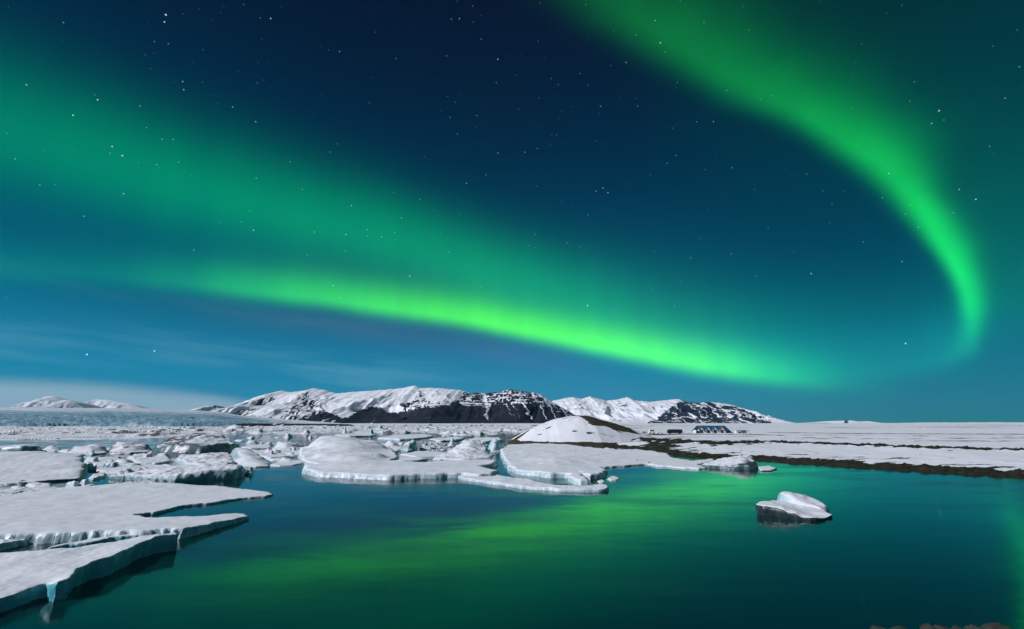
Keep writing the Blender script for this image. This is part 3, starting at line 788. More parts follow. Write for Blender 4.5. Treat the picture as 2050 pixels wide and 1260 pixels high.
# --- right flat floe
ice('ice_floe', 'wide level snow sheet with cracked cliff edge joined to the shore', 'ice floe',
    [(1004, 908), (1000, 898), (1020, 890), (1080, 888), (1140, 890), (1195, 897), (1240, 900), (1275, 899.5), (1300, 902), (1336, 907), (1350, 917, .4), (1385, 922, .35), (1428, 918, .3), (1432, 923, .3), (1400, 930, .3), (1418, 936, .3), (1400, 938, .3), (1366, 936, .35), (1340, 933, .35), (1310, 932, .35), (1300, 928, .35), (1270, 930, .35), (1245, 932, .4), (1207, 934, .45), (1215, 941, .6), (1207, 948), (1180, 950), (1165, 947), (1160, 944), (1172, 955), (1180, 960), (1160, 961), (1140, 958), (1136, 947), (1090, 946), (1060, 943), (1030, 939), (1022, 934), (1010, 920)],
    .95, mat=ICE, rough=.10, wob_=.45, flute=.14, under=.3, seed=71, wall=.5, peaks=[(1100, 930, 917, .5), (1060, 912, 903, .4), (1240, 905, 897, .4)],
    ash=[(1150, 903, (10, 2), .8), (1095, 903, (6, 1.5), .6), (1110, 905, (12, 1.2), .5), (1008, 927, (8, 10), .8), (1022, 938, (4, 8), .6), (1275, 921, (14, 3), .6), (1300, 925, (5, 4), .7)])
ice('ice_floe', 'small thin ice wedge awash by the spit tip', 'ice floe', [(1212, 958), (1228, 951), (1240, 957), (1236, 961), (1220, 962)], .2, seed=77, rough=.04, wall=.3)
ice('ice_floe', 'pale submerged ice lump between the spit and the wedge', 'ice floe', [(1195, 962), (1205, 959), (1213, 962), (1208, 967), (1198, 967)], .12, seed=79, rough=.03, wall=.3, mat=ICE_TEAL)
ice('iceberg', 'grey blue rounded iceberg with dark striped base by the brown bank', 'iceberg',
    [(1400, 934), (1420, 930), (1450, 926), (1500, 924), (1516, 929), (1519, 937), (1505, 941), (1470, 941), (1440, 939), (1415, 938)], .5,
    peaks=[(1470, 937, 921), (1485, 936, 914), (1500, 935, 913.5), (1508, 937, 921), (1450, 936, 926), (1430, 936, 930)], mat=ICE_CLIFF, z_out=0, rough=.15, seed=83, wall=.45, under=.3, facet=.06, ew=.15, idw=2.6,
    ash=[(1440, 935, (25, 4), .6), (1468, 934, (3, 6), .9), (1490, 940, (16, 3), .6)])
ice('ice_floe', 'dark low ice tail lying beside the grey blue iceberg', 'ice floe', [(1515, 934), (1540, 933), (1557, 937), (1545, 941), (1520, 941)], .3, mat=ICE_DARK, seed=85, rough=.05, wall=.4)

# --- left and middle bergs
BG = []
ice('iceberg', 'massive rounded white iceberg with a dark teal end face', 'iceberg',
    [(-120, 975), (0, 972), (68, 970), (102, 966), (159, 962), (172, 958), (177, 949), (165, 942), (162, 938), (120, 936), (40, 936), (-120, 938)], .25,
    peaks=[(0, 945, 910), (26, 942, 904), (51, 942, 905), (85, 942, 908), (120, 942, 909), (152, 941, 911), (160, 944, 914), (168, 949, 926), (172, 955, 938), (0, 957, 934), (60, 955, 931), (120, 952, 927), (-60, 945, 907), (150, 956, 938), (0, 971, 966), (35, 970, 965), (70, 968, 963), (110, 964, 959), (145, 962, 957), (-60, 973, 968)], mat=ICE_DEEP, z_out=0, rough=.05, seed=101, wall=.3, under=.1, idw=2.6, wob_=.2, ew=.03,
    ash=[(45, 966, (12, 5), 1.0)])
ice('iceberg', 'low dark teal iceberg slab with a thin white snow cap', 'iceberg', [(-60, 907), (0, 906), (40, 906), (84, 905), (80, 902), (40, 901.5), (-60, 902)], .8,
    peaks=[(-40, 905, 899), (0, 905, 897), (30, 905, 892), (52, 905, 890), (66, 905, 892.5), (78, 905, 899), (20, 902.5, 893)], mat=ICE_DEEP, z_out=0, seed=103, wall=.3, rough=.08, facet=.03, ew=.02)
ice('iceberg', 'small white cone of ice standing at the channel edge', 'iceberg', [(78, 902), (95, 898), (115, 898), (126, 901), (112, 904), (90, 904)], .3, peaks=[(102, 901, 891), (92, 901, 896), (112, 901, 895)], z_out=0, seed=105, wall=.8, rough=.12)
ice('iceberg', 'white domed iceberg with a grey hollow on its side', 'iceberg', [(130, 909), (150, 902), (200, 900), (217, 904), (214, 909), (190, 911), (150, 911)], .5, peaks=[(150, 907, 894), (190, 906, 889), (205, 906, 893), (165, 907, 895)], z_out=0, seed=107, wall=.8, rough=.15, mat=ICE_GREY, facet=.10, idw=2.6, ew=.4)
ice('iceberg', 'white iceberg dome with brown ash streaked flank', 'iceberg', [(215, 906), (230, 900), (275, 899), (305, 903), (300, 907), (260, 909), (222, 909)], .6, peaks=[(232, 904, 883), (222, 905, 889), (244, 904, 884), (262, 905, 892), (285, 904, 889)], z_out=0, seed=109, wall=.7, rough=.2, mat=ICE_BROWN, ew=.3, idw=2.6,
    ash=[(252, 893, (7, 9), 1.1), (285, 897, (22, 8), .6)])
ice('iceberg', 'great dark berg with brown ash crest and grey green cliff', 'iceberg', [(300, 909), (310, 905), (350, 902), (440, 901.5), (478, 904), (482, 906), (462, 909), (440, 911), (400, 913), (360, 913), (320, 912)], 1.0,
    peaks=[(330, 902, 881), (342, 902, 873), (360, 903, 875), (385, 903, 871), (410, 903, 871.5), (435, 903, 874), (455, 903, 881), (475, 904, 888), (358, 909, 882), (400, 910, 880), (440, 909, 884), (460, 908, 890), (315, 907, 897), (335, 909, 896)], z_out=0, seed=111, wall=.5, rough=.25, mat=ICE_CLIFF, under=.4, idw=2.6, flute=.14, ew=.03,
    ash=[(345, 879, (30, 9), 2.4), (400, 873, (40, 5), 1.7), (404, 898, (2.5, 12), .9), (455, 897, (10, 12), .7), (476, 892, (9, 5), .9)])
ice('ice_floe', 'rough hummocky white floe in front of the great dark berg', 'ice floe', [(350, 916), (365, 911), (400, 909), (456, 907), (466, 914), (472, 924), (455, 930), (410, 930), (370, 926)], .9, peaks=[(370, 920, 911), (420, 922, 910), (450, 920, 910)], seed=113, rough=.35, wall=.6, mat=ICE, facet=.16)
ice('iceberg', 'grey cracked ice cliff under a sloping snow roof', 'iceberg', [(215, 959), (240, 955), (300, 951), (380, 949), (450, 947), (488, 949), (492, 955), (470, 960), (430, 962), (380, 966), (348, 969), (320, 966), (260, 962)], .6,
    peaks=[(250, 957, 950), (300, 953, 940), (345, 955, 934), (352, 961, 941), (400, 958, 934), (440, 956, 932), (470, 955, 931), (485, 953, 938), (380, 962, 944), (430, 960, 938), (300, 960, 951), (465, 958, 938)], z_out=0, seed=115, wall=.4, rough=.20, mat=ICE_GREY, under=.35, flute=.16, idw=2.6, ew=.05, facet=.05,
    ash=[(325, 963, (14, 5), 1.2), (375, 950, (4, 9), .5), (430, 957, (7, 7), .6)])
ice('iceberg', 'white tilted pyramid of ice with one shaded blue side', 'iceberg', [(455, 912), (470, 907), (515, 908), (540, 930), (540, 935), (510, 937), (480, 934), (462, 926)], .3,
    peaks=[(470, 918, 896), (466, 917, 897), (490, 920, 903), (508, 922, 907), (524, 924, 914), (530, 932, 925), (480, 924, 905), (495, 930, 920)], z_out=0, seed=117, wall=.5, rough=.06, mat=ICE_GREY, idw=2.6, ew=.3)
ice('iceberg', 'dark dripping ice knob at the end of the grey cliff', 'iceberg', [(488, 950), (498, 942), (508, 941), (508, 950), (498, 954)], .4, peaks=[(500, 949, 934), (505, 948, 934)], z_out=0, seed=119, wall=.4, rough=.1, mat=ICE_GREY)
ice('ice_floe', 'level ice slab with a sheer front behind the white pyramid', 'ice floe', [(482, 895), (500, 890), (535, 890), (545, 894), (540, 896), (500, 897)], .9, seed=121, wall=.5, rough=.08, mat=ICE)
ice('iceberg', 'jagged white ridge of broken ice by the far channel', 'iceberg', [(543, 900), (560, 893), (600, 892), (612, 897), (590, 901), (560, 902)], .4, peaks=[(550, 898, 884), (557, 898, 882), (566, 898, 885), (580, 898, 888), (598, 897, 887), (608, 897, 886)], z_out=0, seed=123, wall=.6, rough=.2, facet=.2)
ice('ice_floe', 'thin pointed floe lying in open water below the mound', 'ice floe', [(540, 930), (555, 924), (575, 918), (600, 922), (612, 926), (585, 930), (560, 931)], .35, seed=125, rough=.14, wall=.5, peaks=[(567, 926, 917)])
ice('ice_floe', 'snowy pan between the white pyramid and the mound', 'ice floe', [(500, 905), (540, 900), (600, 899), (610, 906), (590, 913), (540, 916), (520, 912)], .5, seed=127, rough=.22, wall=.6)
ice('iceberg', 'white sail shaped iceberg with a sheer right side', 'iceberg', [(798, 904), (808, 899), (838, 898), (834, 904), (815, 906)], .5, peaks=[(815, 902, 889), (826, 902, 881), (835, 902, 879.5), (832, 902, 884)], z_out=0, seed=131, wall=.5, rough=.15, mat=ICE_GREY, idw=2.6, ew=.1)
ice('iceberg', 'snow mound topped with a small blue ice block', 'iceberg', [(866, 921), (880, 914), (905, 906), (960, 904), (990, 912), (985, 920), (930, 923)], .5, peaks=[(931, 914, 891), (940, 914, 894), (920, 915, 899), (900, 917, 909), (960, 914, 903)], z_out=0, seed=133, wall=1.0, rough=.25, ash=[(885, 921, (10, 2), .6)])
ice('iceberg', 'glowing blue arch shaped iceberg between the floes', 'iceberg', [(974, 906), (976, 899), (990, 895), (1006, 897), (1004, 905), (988, 908)], .3, peaks=[(984, 903, 884), (992, 902, 879.5), (1000, 902, 884), (978, 904, 893)], z_out=0, seed=135, wall=.5, rough=.12, mat=ICE_BLUE, idw=2.6, ew=.3)
ice('iceberg', 'white snow hummocks left of the blue arch', 'iceberg', [(905, 900), (915, 893), (960, 888), (978, 893), (972, 902), (930, 904)], .6, peaks=[(930, 898, 884), (955, 896, 881), (968, 897, 884)], z_out=0, seed=137, wall=.8, rough=.3, facet=.15)
ice('ice_floe', 'flat pan split from the central floe by dark leads', 'ice floe', [(800, 909), (830, 904), (880, 904), (905, 909), (880, 913), (830, 914)], .4, seed=139, rough=.08, wall=.6)
ice('ice_floe', 'snowy pan with stony specks right of the mound', 'ice floe', [(775, 920), (785, 912), (820, 914), (860, 918), (840, 922), (800, 924)], .4, seed=141, rough=.14, wall=.5)
ice('ice_floe', 'white pan strewn with ice rubble behind the sail berg', 'ice floe', [(752, 903), (765, 893), (790, 890), (810, 893), (800, 902), (780, 906)], .7, seed=143, rough=.4, wall=.8, facet=.2, peaks=[(785, 897, 884)])
ice('iceberg', 'clear blue ice lump stranded against the dark shore', 'iceberg', [(1150, 893), (1160, 889), (1176, 890), (1174, 893), (1160, 895)], .3, peaks=[(1160, 892, 883), (1168, 892, 882)], z_out=0, seed=145, wall=.4, rough=.12, mat=ICE_BLUE)
ice('iceberg', 'small blue ice block frozen into the level sheet', 'iceberg', [(1204, 903), (1215, 899), (1232, 901), (1236, 905), (1220, 906)], .3, peaks=[(1215, 903, 896), (1228, 903, 896.5), (1232, 904, 899)], z_out=0, seed=147, wall=.4, rough=.12, mat=ICE_BLUE)
# pans between the left bergs
pans = [([(165, 925), (180, 917), (225, 913), (255, 920), (230, 928), (190, 930)], 'pan with a grey rim beside the massive white iceberg'),
        ([(175, 938), (200, 930), (280, 926), (350, 932), (330, 940), (240, 945), (195, 944)], 'long low pan before the grey ice cliff'),
        ([(255, 914), (280, 908), (330, 913), (345, 921), (310, 927), (270, 924)], 'pan at the foot of the ash streaked dome'),
        ([(178, 952), (200, 946), (212, 949), (206, 954), (185, 957)], 'small ice raft under the teal end face'),
        ([(-30, 985), (5, 977), (50, 977), (120, 974), (200, 969), (190, 973), (120, 979), (50, 983), (10, 992), (-30, 998)], 'narrow broken ice strip behind the tongue floe'),
        ([(215, 972), (260, 964), (330, 968), (320, 971), (260, 974)], 'thin snow shelf under the grey ice cliff'),
        ([(90, 912), (130, 907), (170, 908), (165, 914), (120, 917)], 'snow ledge behind the massive white iceberg'),
        ([(455, 943), (470, 934), (486, 933), (490, 940), (475, 946)], 'snow block bridging the grey cliff and the pyramid'),
        ([(330, 932), (400, 928), (455, 929), (465, 935), (400, 938), (345, 938)], 'snow bench above the grey cracked cliff')]
for i, (o_, lab) in enumerate(pans):
    ice('ice_floe', lab, 'ice floe', o_, .45, seed=160 + i, rough=.20, wall=.5, wob_=.6, facet=.16)
# jumble of smaller lumps and pans filling the gaps
jr = random.Random(21)
LANDM = [(40, 'behind the massive white iceberg'), (130, 'by the white domed iceberg'), (215, 'beside the ash streaked dome'), (300, 'left of the great dark berg'), (400, 'below the great dark berg'), (485, 'by the white tilted pyramid'), (560, 'by the jagged white ridge'), (640, 'behind the rounded mound'), (780, 'behind the sail berg'), (870, 'beside the rubble heap'), (950, 'beside the blue arch'), (1050, 'on the edge of the level sheet')]
zones = [(170, 480, 912, 948, 18), (90, 330, 896, 912, 9), (470, 620, 886, 915, 12), (540, 610, 908, 926, 4), (760, 1000, 882, 912, 16), (0, 170, 974, 986, 5), (440, 700, 872, 884, 8), (740, 1000, 866, 878, 8)]
kinds = [('smooth white', ICE, .5), ('snow capped grey', ICE_GREY, .25), ('teal sided', ICE_DEEP, .15), ('ash stained', ICE_BROWN, .10)]
cnt = 0
for (xa, xb, ya, yb, num) in zones:
    for q in range(num):
        fx = jr.uniform(xa, xb); fy = jr.uniform(ya, yb)
        sc_h = (fy - 847) / 60.0
        hw = jr.uniform(7, 20) * (.5 + .6 * sc_h); dp = (fy - 847) * jr.uniform(.03, .07)
        tall = jr.random() < .5
        hgt = (jr.uniform(5, 11) if tall else jr.uniform(1.5, 3)) * (.5 + .5 * sc_h)
        tone, mt, _ = jr.choices(kinds, [k_[2] for k_ in kinds])[0]
        near = min(LANDM, key=lambda m: abs(m[0] - fx))[1]
        lab = f"{tone} {'ice lump' if tall else 'ice pan'} {near}"
        ring = []
        for a_ in range(9):
            th = a_ / 9 * 2 * math.pi; rr = jr.uniform(.7, 1.1)
            ring.append((fx + math.cos(th) * hw * rr, fy + math.sin(th) * dp * rr))
        pk = [(fx + jr.uniform(-.5, .5) * hw, fy + jr.uniform(-.3, .6) * dp, fy - hgt * jr.uniform(.6, 1.1)) for _k in range(3)] if tall else []
        ice('ice_lump' if tall else 'ice_pan', lab, 'ice', ring, .25 if tall else .35, peaks=pk, mat=mt, z_out=0, seed=400 + cnt, wall=.5, rough=.14, wob_=.3, facet=.12, idw=2.6, ew=.25 if tall else 1.0, group=lab)
        cnt += 1
# long floes lying across the far channel
fars = [([(668, 871), (690, 868.5), (740, 867.5), (752, 870), (745, 872), (700, 873)], 'level white floe with black waterline in the far channel', ICE_GREY),
        ([(757, 876), (790, 871), (850, 870), (870, 872), (840, 877), (800, 879)], 'pale green edged floe beyond the sail berg', ICE_TEAL),
        ([(860, 879), (880, 876), (920, 875), (928, 877), (915, 880), (880, 881)], 'thin white floe with dark edge before the far shore', ICE_DARK),
        ([(925, 882), (950, 877), (1000, 876), (1010, 880), (970, 884)], 'flat snow pan behind the blue arch', ICE)]
for i, (o_, lab, mt) in enumerate(fars):
    ice('ice_floe', lab, 'ice floe', o_, 1.0, seed=190 + i, rough=.25, wall=1.2, wob_=1.0, mat=mt)
for (fx, fy, ty, hw, lab, mt, sd) in [(742, 871, 853, 7, 'upright ice pillar with a teal shaded side', ICE_TEAL, 1), (517, 868, 857, 14, 'dark brown ash berg at the edge of the channel', ICE_BROWN, 2), (612, 869, 857.5, 12, 'blackened ice boulder on the brash edge', ICE_DARK, 3), (690, 866, 850, 4, 'thin white ice needle among the brash', ICE, 4), (905, 893, 871, 8, 'sharp white ice spike on the channel floe', ICE, 5), (470, 861, 850, 28, 'low domed white berg near the glacier foot', ICE, 6), (760, 860, 849, 9, 'reddish grey ash berg near the pillar', ICE_BROWN, 7), (365, 862, 851, 10, 'dark wedge of ice below the glacier', ICE_DARK, 8)]:
    ice('iceberg', lab, 'iceberg', [(fx - hw, fy), (fx - hw * .5, fy - 1.6), (fx + hw * .6, fy - 1.6), (fx + hw, fy), (fx + hw * .4, fy + 1.2), (fx - hw * .5, fy + 1.2)], .8, peaks=[(fx, fy, ty), (fx + hw * .35, fy, ty + (fy - ty) * .25), (fx - hw * .4, fy, ty + (fy - ty) * .5)], mat=mt, z_out=0, seed=200 + sd, wall=1.0, rough=.5, facet=.15, idw=3.2, wob_=.8)

# ------------------------------------------------------------------ brash ice
rng = random.Random(7)
def chunk_mesh(name, seed, mat, flat=.6):
    r = random.Random(seed)
    bm = bmesh.new()
    for i in range(16):
        a = r.uniform(0, 6.283); z = r.uniform(-.35, 1) ; rad = math.sqrt(max(0.05, 1 - abs(z) ** 1.5)) * r.uniform(.65, 1)
        bm.verts.new((math.cos(a) * rad, math.sin(a) * rad * .8, z * flat * r.uniform(.7, 1.1)))
    bmesh.ops.convex_hull(bm, input=bm.verts)
    for v in [v for v in bm.verts if not v.link_faces]: bm.verts.remove(v)
    bmesh.ops.bevel(bm, geom=bm.edges[:], offset=.06, segments=1, affect='EDGES')
    me = bpy.data.meshes.new(name); bm.to_mesh(me); bm.free(); me.materials.append(mat)
    return me
CH = {k: [chunk_mesh('brash_ice', 300 + 20 * j + i, m, f) for i in range(6)] for j, (k, m, f) in enumerate([('white', ICE_FAR, .6), ('blue', ICE_BLUE, .7), ('dark', ICE_DARK, .55), ('near', ICE, .55)])}
LAB = {'white': 'white brash ice chunk', 'blue': 'blue brash ice chunk', 'dark': 'ash blackened brash ice chunk', 'near': 'broken ice block in the rubble heap'}
LIM = {'white': 2.2, 'blue': 2.2, 'dark': 1.8, 'near': .8}
MARK = [(20, 'below the left glacier front'), (150, 'below the crevassed glacier'), (260, 'beyond the ash streaked dome'), (365, 'near the dark wedge of ice'), (440, 'near the low domed white berg'), (517, 'near the dark brown ash berg'), (612, 'near the blackened ice boulder'), (690, 'near the thin ice needle'), (745, 'near the upright ice pillar'), (830, 'beyond the pale green edged floe'), (905, 'beyond the sharp ice spike'), (1000, 'near the foot of the round hill')]
SPOT = [(60, 'behind the massive white iceberg'), (190, 'by the teal end face of the massive iceberg'), (290, 'at the foot of the great dark berg'), (420, 'on the hummocky floe'), (520, 'by the white tilted pyramid'), (600, 'left of the rounded mound'), (700, 'on the floe below the rounded mound'), (800, 'on the pans right of the mound'), (900, 'by the snow mound with the blue block'), (1000, 'by the blue arch'), (1120, 'on the level sheet')]
HEAP = [(845, 'next to the sail berg'), (872, 'at the middle of the pile'), (898, 'next to the sharp ice spike')]
bpy.context.view_layer.update()
DG = bpy.context.evaluated_depsgraph_get()
def chunk(kind, px, py, size, group=None):
    me = rng.choice(CH[kind])
    o = link(bpy.data.objects.new('brash_ice', me))
    x, y, _ = at(px, py, 0)
    zz = 0.0
    if kind in ('loose', 'near'):
        hit = scene.ray_cast(DG, Vector((x, y, 60)), Vector((0, 0, -1)))
        if hit[0]: zz = max(0.0, hit[1].z)
    o.location = (x, y, zz + size * .05)
    s = size
    o.scale = (s * rng.uniform(.8, 1.6), s * rng.uniform(.8, 1.4), s * rng.uniform(.7, 1.15))
    o.rotation_euler = (rng.uniform(-.25, .25), rng.uniform(-.25, .25), rng.uniform(0, 6.28))
    size_w = 'small' if size < LIM[kind] else 'large'
    near = min({'near': HEAP, 'loose': SPOT}.get(kind, MARK), key=lambda m: abs(m[0] - px))[1]
    lab = f'{size_w} {LAB[kind]} {near}'
    tag(o, lab, 'brash ice', lab)
n = 0
while n < 205:
    px = rng.uniform(-10, 1030); py = 853.5 + 29 * rng.random() ** 1.6
    lo_lim = np.interp(px, [0, 200, 300, 430, 480, 640, 680, 760, 860, 930, 1030], [882, 880, 878, 872, 870, 870, 866, 868, 868, 872, 866])
    if py > lo_lim: continue
    d = at(px, py, 0)[1]
    kind = rng.choices(['white', 'blue', 'dark'], [.62, .12, .26])[0]
    chunk(kind, px, py, d / 911 * (rng.uniform(1.8, 4.5) if rng.random() < .8 else rng.uniform(5, 9)) * (.8 if kind == 'dark' else 1))
    n += 1
for i in range(60):
    px = 872 + rng.gauss(0, 20); py = 897 + rng.uniform(-9, 6)
    if abs(px - 872) > 36: continue
    chunk('near', px, py, at(px, py)[1] / 911 * rng.uniform(2.5, 6))

LAB['loose'] = 'loose ice block lying'; CH['loose'] = CH['near']; LIM['loose'] = .45
for i in range(44):
    px = rng.uniform(60, 1130); py = rng.uniform(893, 928) if px < 600 else rng.uniform(898, 922)
    chunk('loose', px, py, at(px, py)[1] / 911 * rng.uniform(1.5, 4.0))

def build_brash():
    """packed drift ice filling the upper lagoon"""
    px = np.linspace(-500, 1085, 900); d = np.geomspace(205, 1420, 320)
    D, PX = np.meshgrid(d, px, indexing='ij')
    Xg = (PX - PW / 2) / F * D / cp * (1.0); Yg = D
    qx, qy = project(Xg, Yg, 0 * Xg)
    lo_lim = np.interp(qx, [-400, 0, 200, 300, 430, 480, 640, 680, 760, 860, 930, 1030], [884, 883, 881, 879, 873, 871, 870.5, 867, 869, 869, 873, 867])
    inside = smooth(0, 2.5, lo_lim - qy)
    n = fbm(Xg / 48., Yg / 110., 5, 90, .6); n1 = fbm(Xg / 10., Yg / 16., 4, 91, .55); pn = fbm(Xg / 90., Yg / 200., 3, 95)
    lead = ridged(Xg / 70. + pn, Yg / 240., 2, 99)
    cover = inside * 1.5 - .5 + n * .6 + pn * .4 - 1.35 * smooth(.85, 1.1, lead)
    H = np.where(cover > 0, np.clip(cover * 2.5, 0, 1) * (.4 + .55 * np.clip(n1 + .2, 0, 2) + np.clip(ridged(Xg / 26., Yg / 60., 3, 93) - .85, 0, 1) * 4.2 * smooth(-.2, .4, fbm(Xg / 80., Yg / 160., 2, 94))), -.5)
    H = H - .1
    ash = np.clip(fbm(Xg / 14., Yg / 30., 4, 97) * 1.2 - .05, 0, 1) * .8
    v = np.stack([Xg, Yg, H], -1).reshape(-1, 3)
    fq = grid_faces(*Xg.shape, keep=H > -.3)
    v, fq, (a,) = compact(v, fq, [ash.ravel()])
    me = new_mesh('drift_ice', v, fq, ICE_FAR); set_attr(me, 'ash', a)
    tag(link(bpy.data.objects.new('drift_ice', me)), 'packed white drift ice covering the upper lagoon', 'drift ice', kind='stuff')
build_brash()

# ------------------------------------------------------------------ boulders on the near bank
STONE = plain('mossy_stone', (.030, .031, .021), .9, var=.5, scale=4.0)
def boulder(label, px, py, w, hgt, seed):
    x, y, _ = at(px, py, .15)
    bm = bmesh.new(); bmesh.ops.create_icosphere(bm, subdivisions=4, radius=1)
    co = np.array([v.co[:] for v in bm.verts])
    n = fbm(co[:, 0] * 1.3 + seed, co[:, 1] * 1.3 + co[:, 2] * 1.7, 4, seed)
    q = ridged(co[:, 0] * .9 + co[:, 2], co[:, 1] * .9 - seed, 3, seed + 4)
    for v, a, b_ in zip(bm.verts, n, q):
        v.co *= 1 + .22 * a + .08 * b_
        v.co.x = math.copysign(abs(v.co.x) ** .85, v.co.x)
    me = bpy.data.meshes.new('boulder'); bm.to_mesh(me); bm.free(); me.materials.append(STONE)
    me.polygons.foreach_set('use_smooth', [True] * len(me.polygons))
    o = link(bpy.data.objects.new('boulder', me)); o.location = (x, y, 0.0); o.scale = (w, w * .7, hgt); o.rotation_euler = (0, 0, seed * 1.3)
    tag(o, label, 'boulder', None)
boulder('small pale stone alone at the water', 1610, 1262, .12, .12, 1)
boulder('flat grey stone next to the small pale one', 1668, 1261, .30, .12, 2)
boulder('low stone between the flat one and the long one', 1705, 1262, .26, .14, 3)
boulder('long mossy boulder with a ragged top', 1765, 1262, .50, .24, 4)
boulder('mossy boulder leaning on the long ragged one', 1800, 1262, .55, .24, 5)
boulder('peaked brown boulder right of the snow gap', 1862, 1262, .42, .36, 6)
boulder('notched brown boulder beside the peaked one', 1885, 1262, .40, .30, 7)
boulder('squat boulder between the notched and the smooth ones', 1918, 1263, .42, .28, 8)
boulder('knobbly boulder touching the big smooth one', 1955, 1262, .40, .33, 9)
boulder('big smooth olive brown boulder beside the snow patch', 1998, 1262, .75, .38, 10)

# ------------------------------------------------------------------ boat shed with four gables, and vehicles
WHITE = plain('white_boards', (.72, .70, .68), .7, var=.06)
BLUE = plain('blue_roof_sheet', (.014, .075, .155), .5, var=.2)
BROWN = plain('brown_door', (.035, .020, .014), .7)
RED = plain('red_door', (.22, .012, .012), .6)
TRIM = plain('pale_trim', (.55, .52, .50), .7)
DARK = plain('dark_paint', (.012, .018, .020), .35)
GLASS = plain('dark_glass', (.010, .014, .018), .12)
TYRE = plain('tyre_rubber', (.012, .012, .012), .9)
GREYP = plain('grey_metal', (.20, .24, .26), .5)
STEEL = plain('blue_grey_sheet', (.06, .11, .15), .5)

def empty(name, loc, label, cat, group=None):
    o = link(bpy.data.objects.new(name, None)); o.location = loc
    return tag(o, label, cat, group)
def part(name, parent, verts, faces, mat):
    return link(bpy.data.objects.new(name, new_mesh(name, verts, faces, mat, False)), parent)
def box(x0, x1, y0, y1, z0, z1):
    return ([(x0, y0, z0), (x1, y0, z0), (x1, y1, z0), (x0, y1, z0), (x0, y0, z1), (x1, y0, z1), (x1, y1, z1), (x0, y1, z1)],
            [(3, 2, 1, 0), (4, 5, 6, 7), (0, 1, 5, 4), (1, 2, 6, 5), (2, 3, 7, 6), (3, 0, 4, 7)])
def slab(quad, th):
    """a sheet with thickness from four corners"""
    q = [Vector(p) for p in quad]; nrm = (q[1] - q[0]).cross(q[2] - q[0]).normalized() * th
    return ([tuple(p) for p in q] + [tuple(p + nrm) for p in q], [(3, 2, 1, 0), (4, 5, 6, 7), (0, 1, 5, 4), (1, 2, 6, 5), (2, 3, 7, 6), (3, 0, 4, 7)])

gz = TERR
bx, by, _ = at(1432, 867.6, gz)
shed = empty('boat_shed', (bx, by, gz), 'white boat shed with blue roof and four front gables', 'building')
K = by / F / cp / 1.0
def ux(px): return (px - 1432) * by / (F * cp) * 1.0
RZ = at_y(1432, 853.2, by)[2] - gz
EZ = RZ * .42
ap = [1406.5, 1419.5, 1432.5, 1445.5]
half_w = ux(1439) - 0.0
gw = ux(1438.6)
part('wall', shed, *box(ux(1400) , ux(1462), 3.2, 9.0, -.1, EZ), WHITE)
for i, a in enumerate(ap):
    cx = ux(a); w = gw * .97
    # gable end with a doorway recess in front
    g = [(cx - w, 0, -.1), (cx + w, 0, -.1), (cx + w, 0, .9), (cx, 0, RZ - .15), (cx - w, 0, .9)]
    gv = g + [(x, 3.2, z) for x, _, z in g]
    part('gable_wall', shed, gv, [(0, 1, 2, 3, 4), (9, 8, 7, 6, 5), (0, 5, 6, 1), (1, 6, 7, 2), (2, 7, 8, 3), (3, 8, 9, 4), (4, 9, 5, 0)], WHITE)
    dm = RED if i == 3 else BROWN
    dr = part('door', shed, *box(cx - 1.05, cx + 1.05, -.08, -.003, 0, 2.25), dm)
    part('door_frame', dr, *box(cx - 1.2, cx + 1.2, -.05, -.002, 2.252, 2.4), TRIM)
    for s in (-1, 1):
        lx = cx + s * (w + .02)
        if i == 3 and s == 1: lx = cx + w * 1.9
        zz = .78 if not (i == 3 and s == 1) else -.05
        part('roof_slope', shed, *slab([(cx, -.35, RZ), (cx, 6.0, RZ), (lx, 6.0, zz), (lx, -.35, zz)][:: (1 if s > 0 else -1)], .12), BLUE)
part('main_roof', shed, *slab([(ux(1398), 2.2, EZ - .6), (ux(1463), 2.2, EZ - .6), (ux(1458.5), 6.0, RZ + .14), (ux(1405), 6.0, RZ + .14)], .12), BLUE)
part('back_roof', shed, *slab([(ux(1405), 6.02, RZ + .14), (ux(1458.5), 6.02, RZ + .14), (ux(1463), 9.6, EZ - .6), (ux(1398), 9.6, EZ - .6)], .12), BLUE)
part('end_roof', shed, *slab([(ux(1458.5), 6.0, RZ + .1), (ux(1460), 2.4, .3), (ux(1467.5), 1.2, -.05), (ux(1466.5), 9.0, -.05)], .12), BLUE)

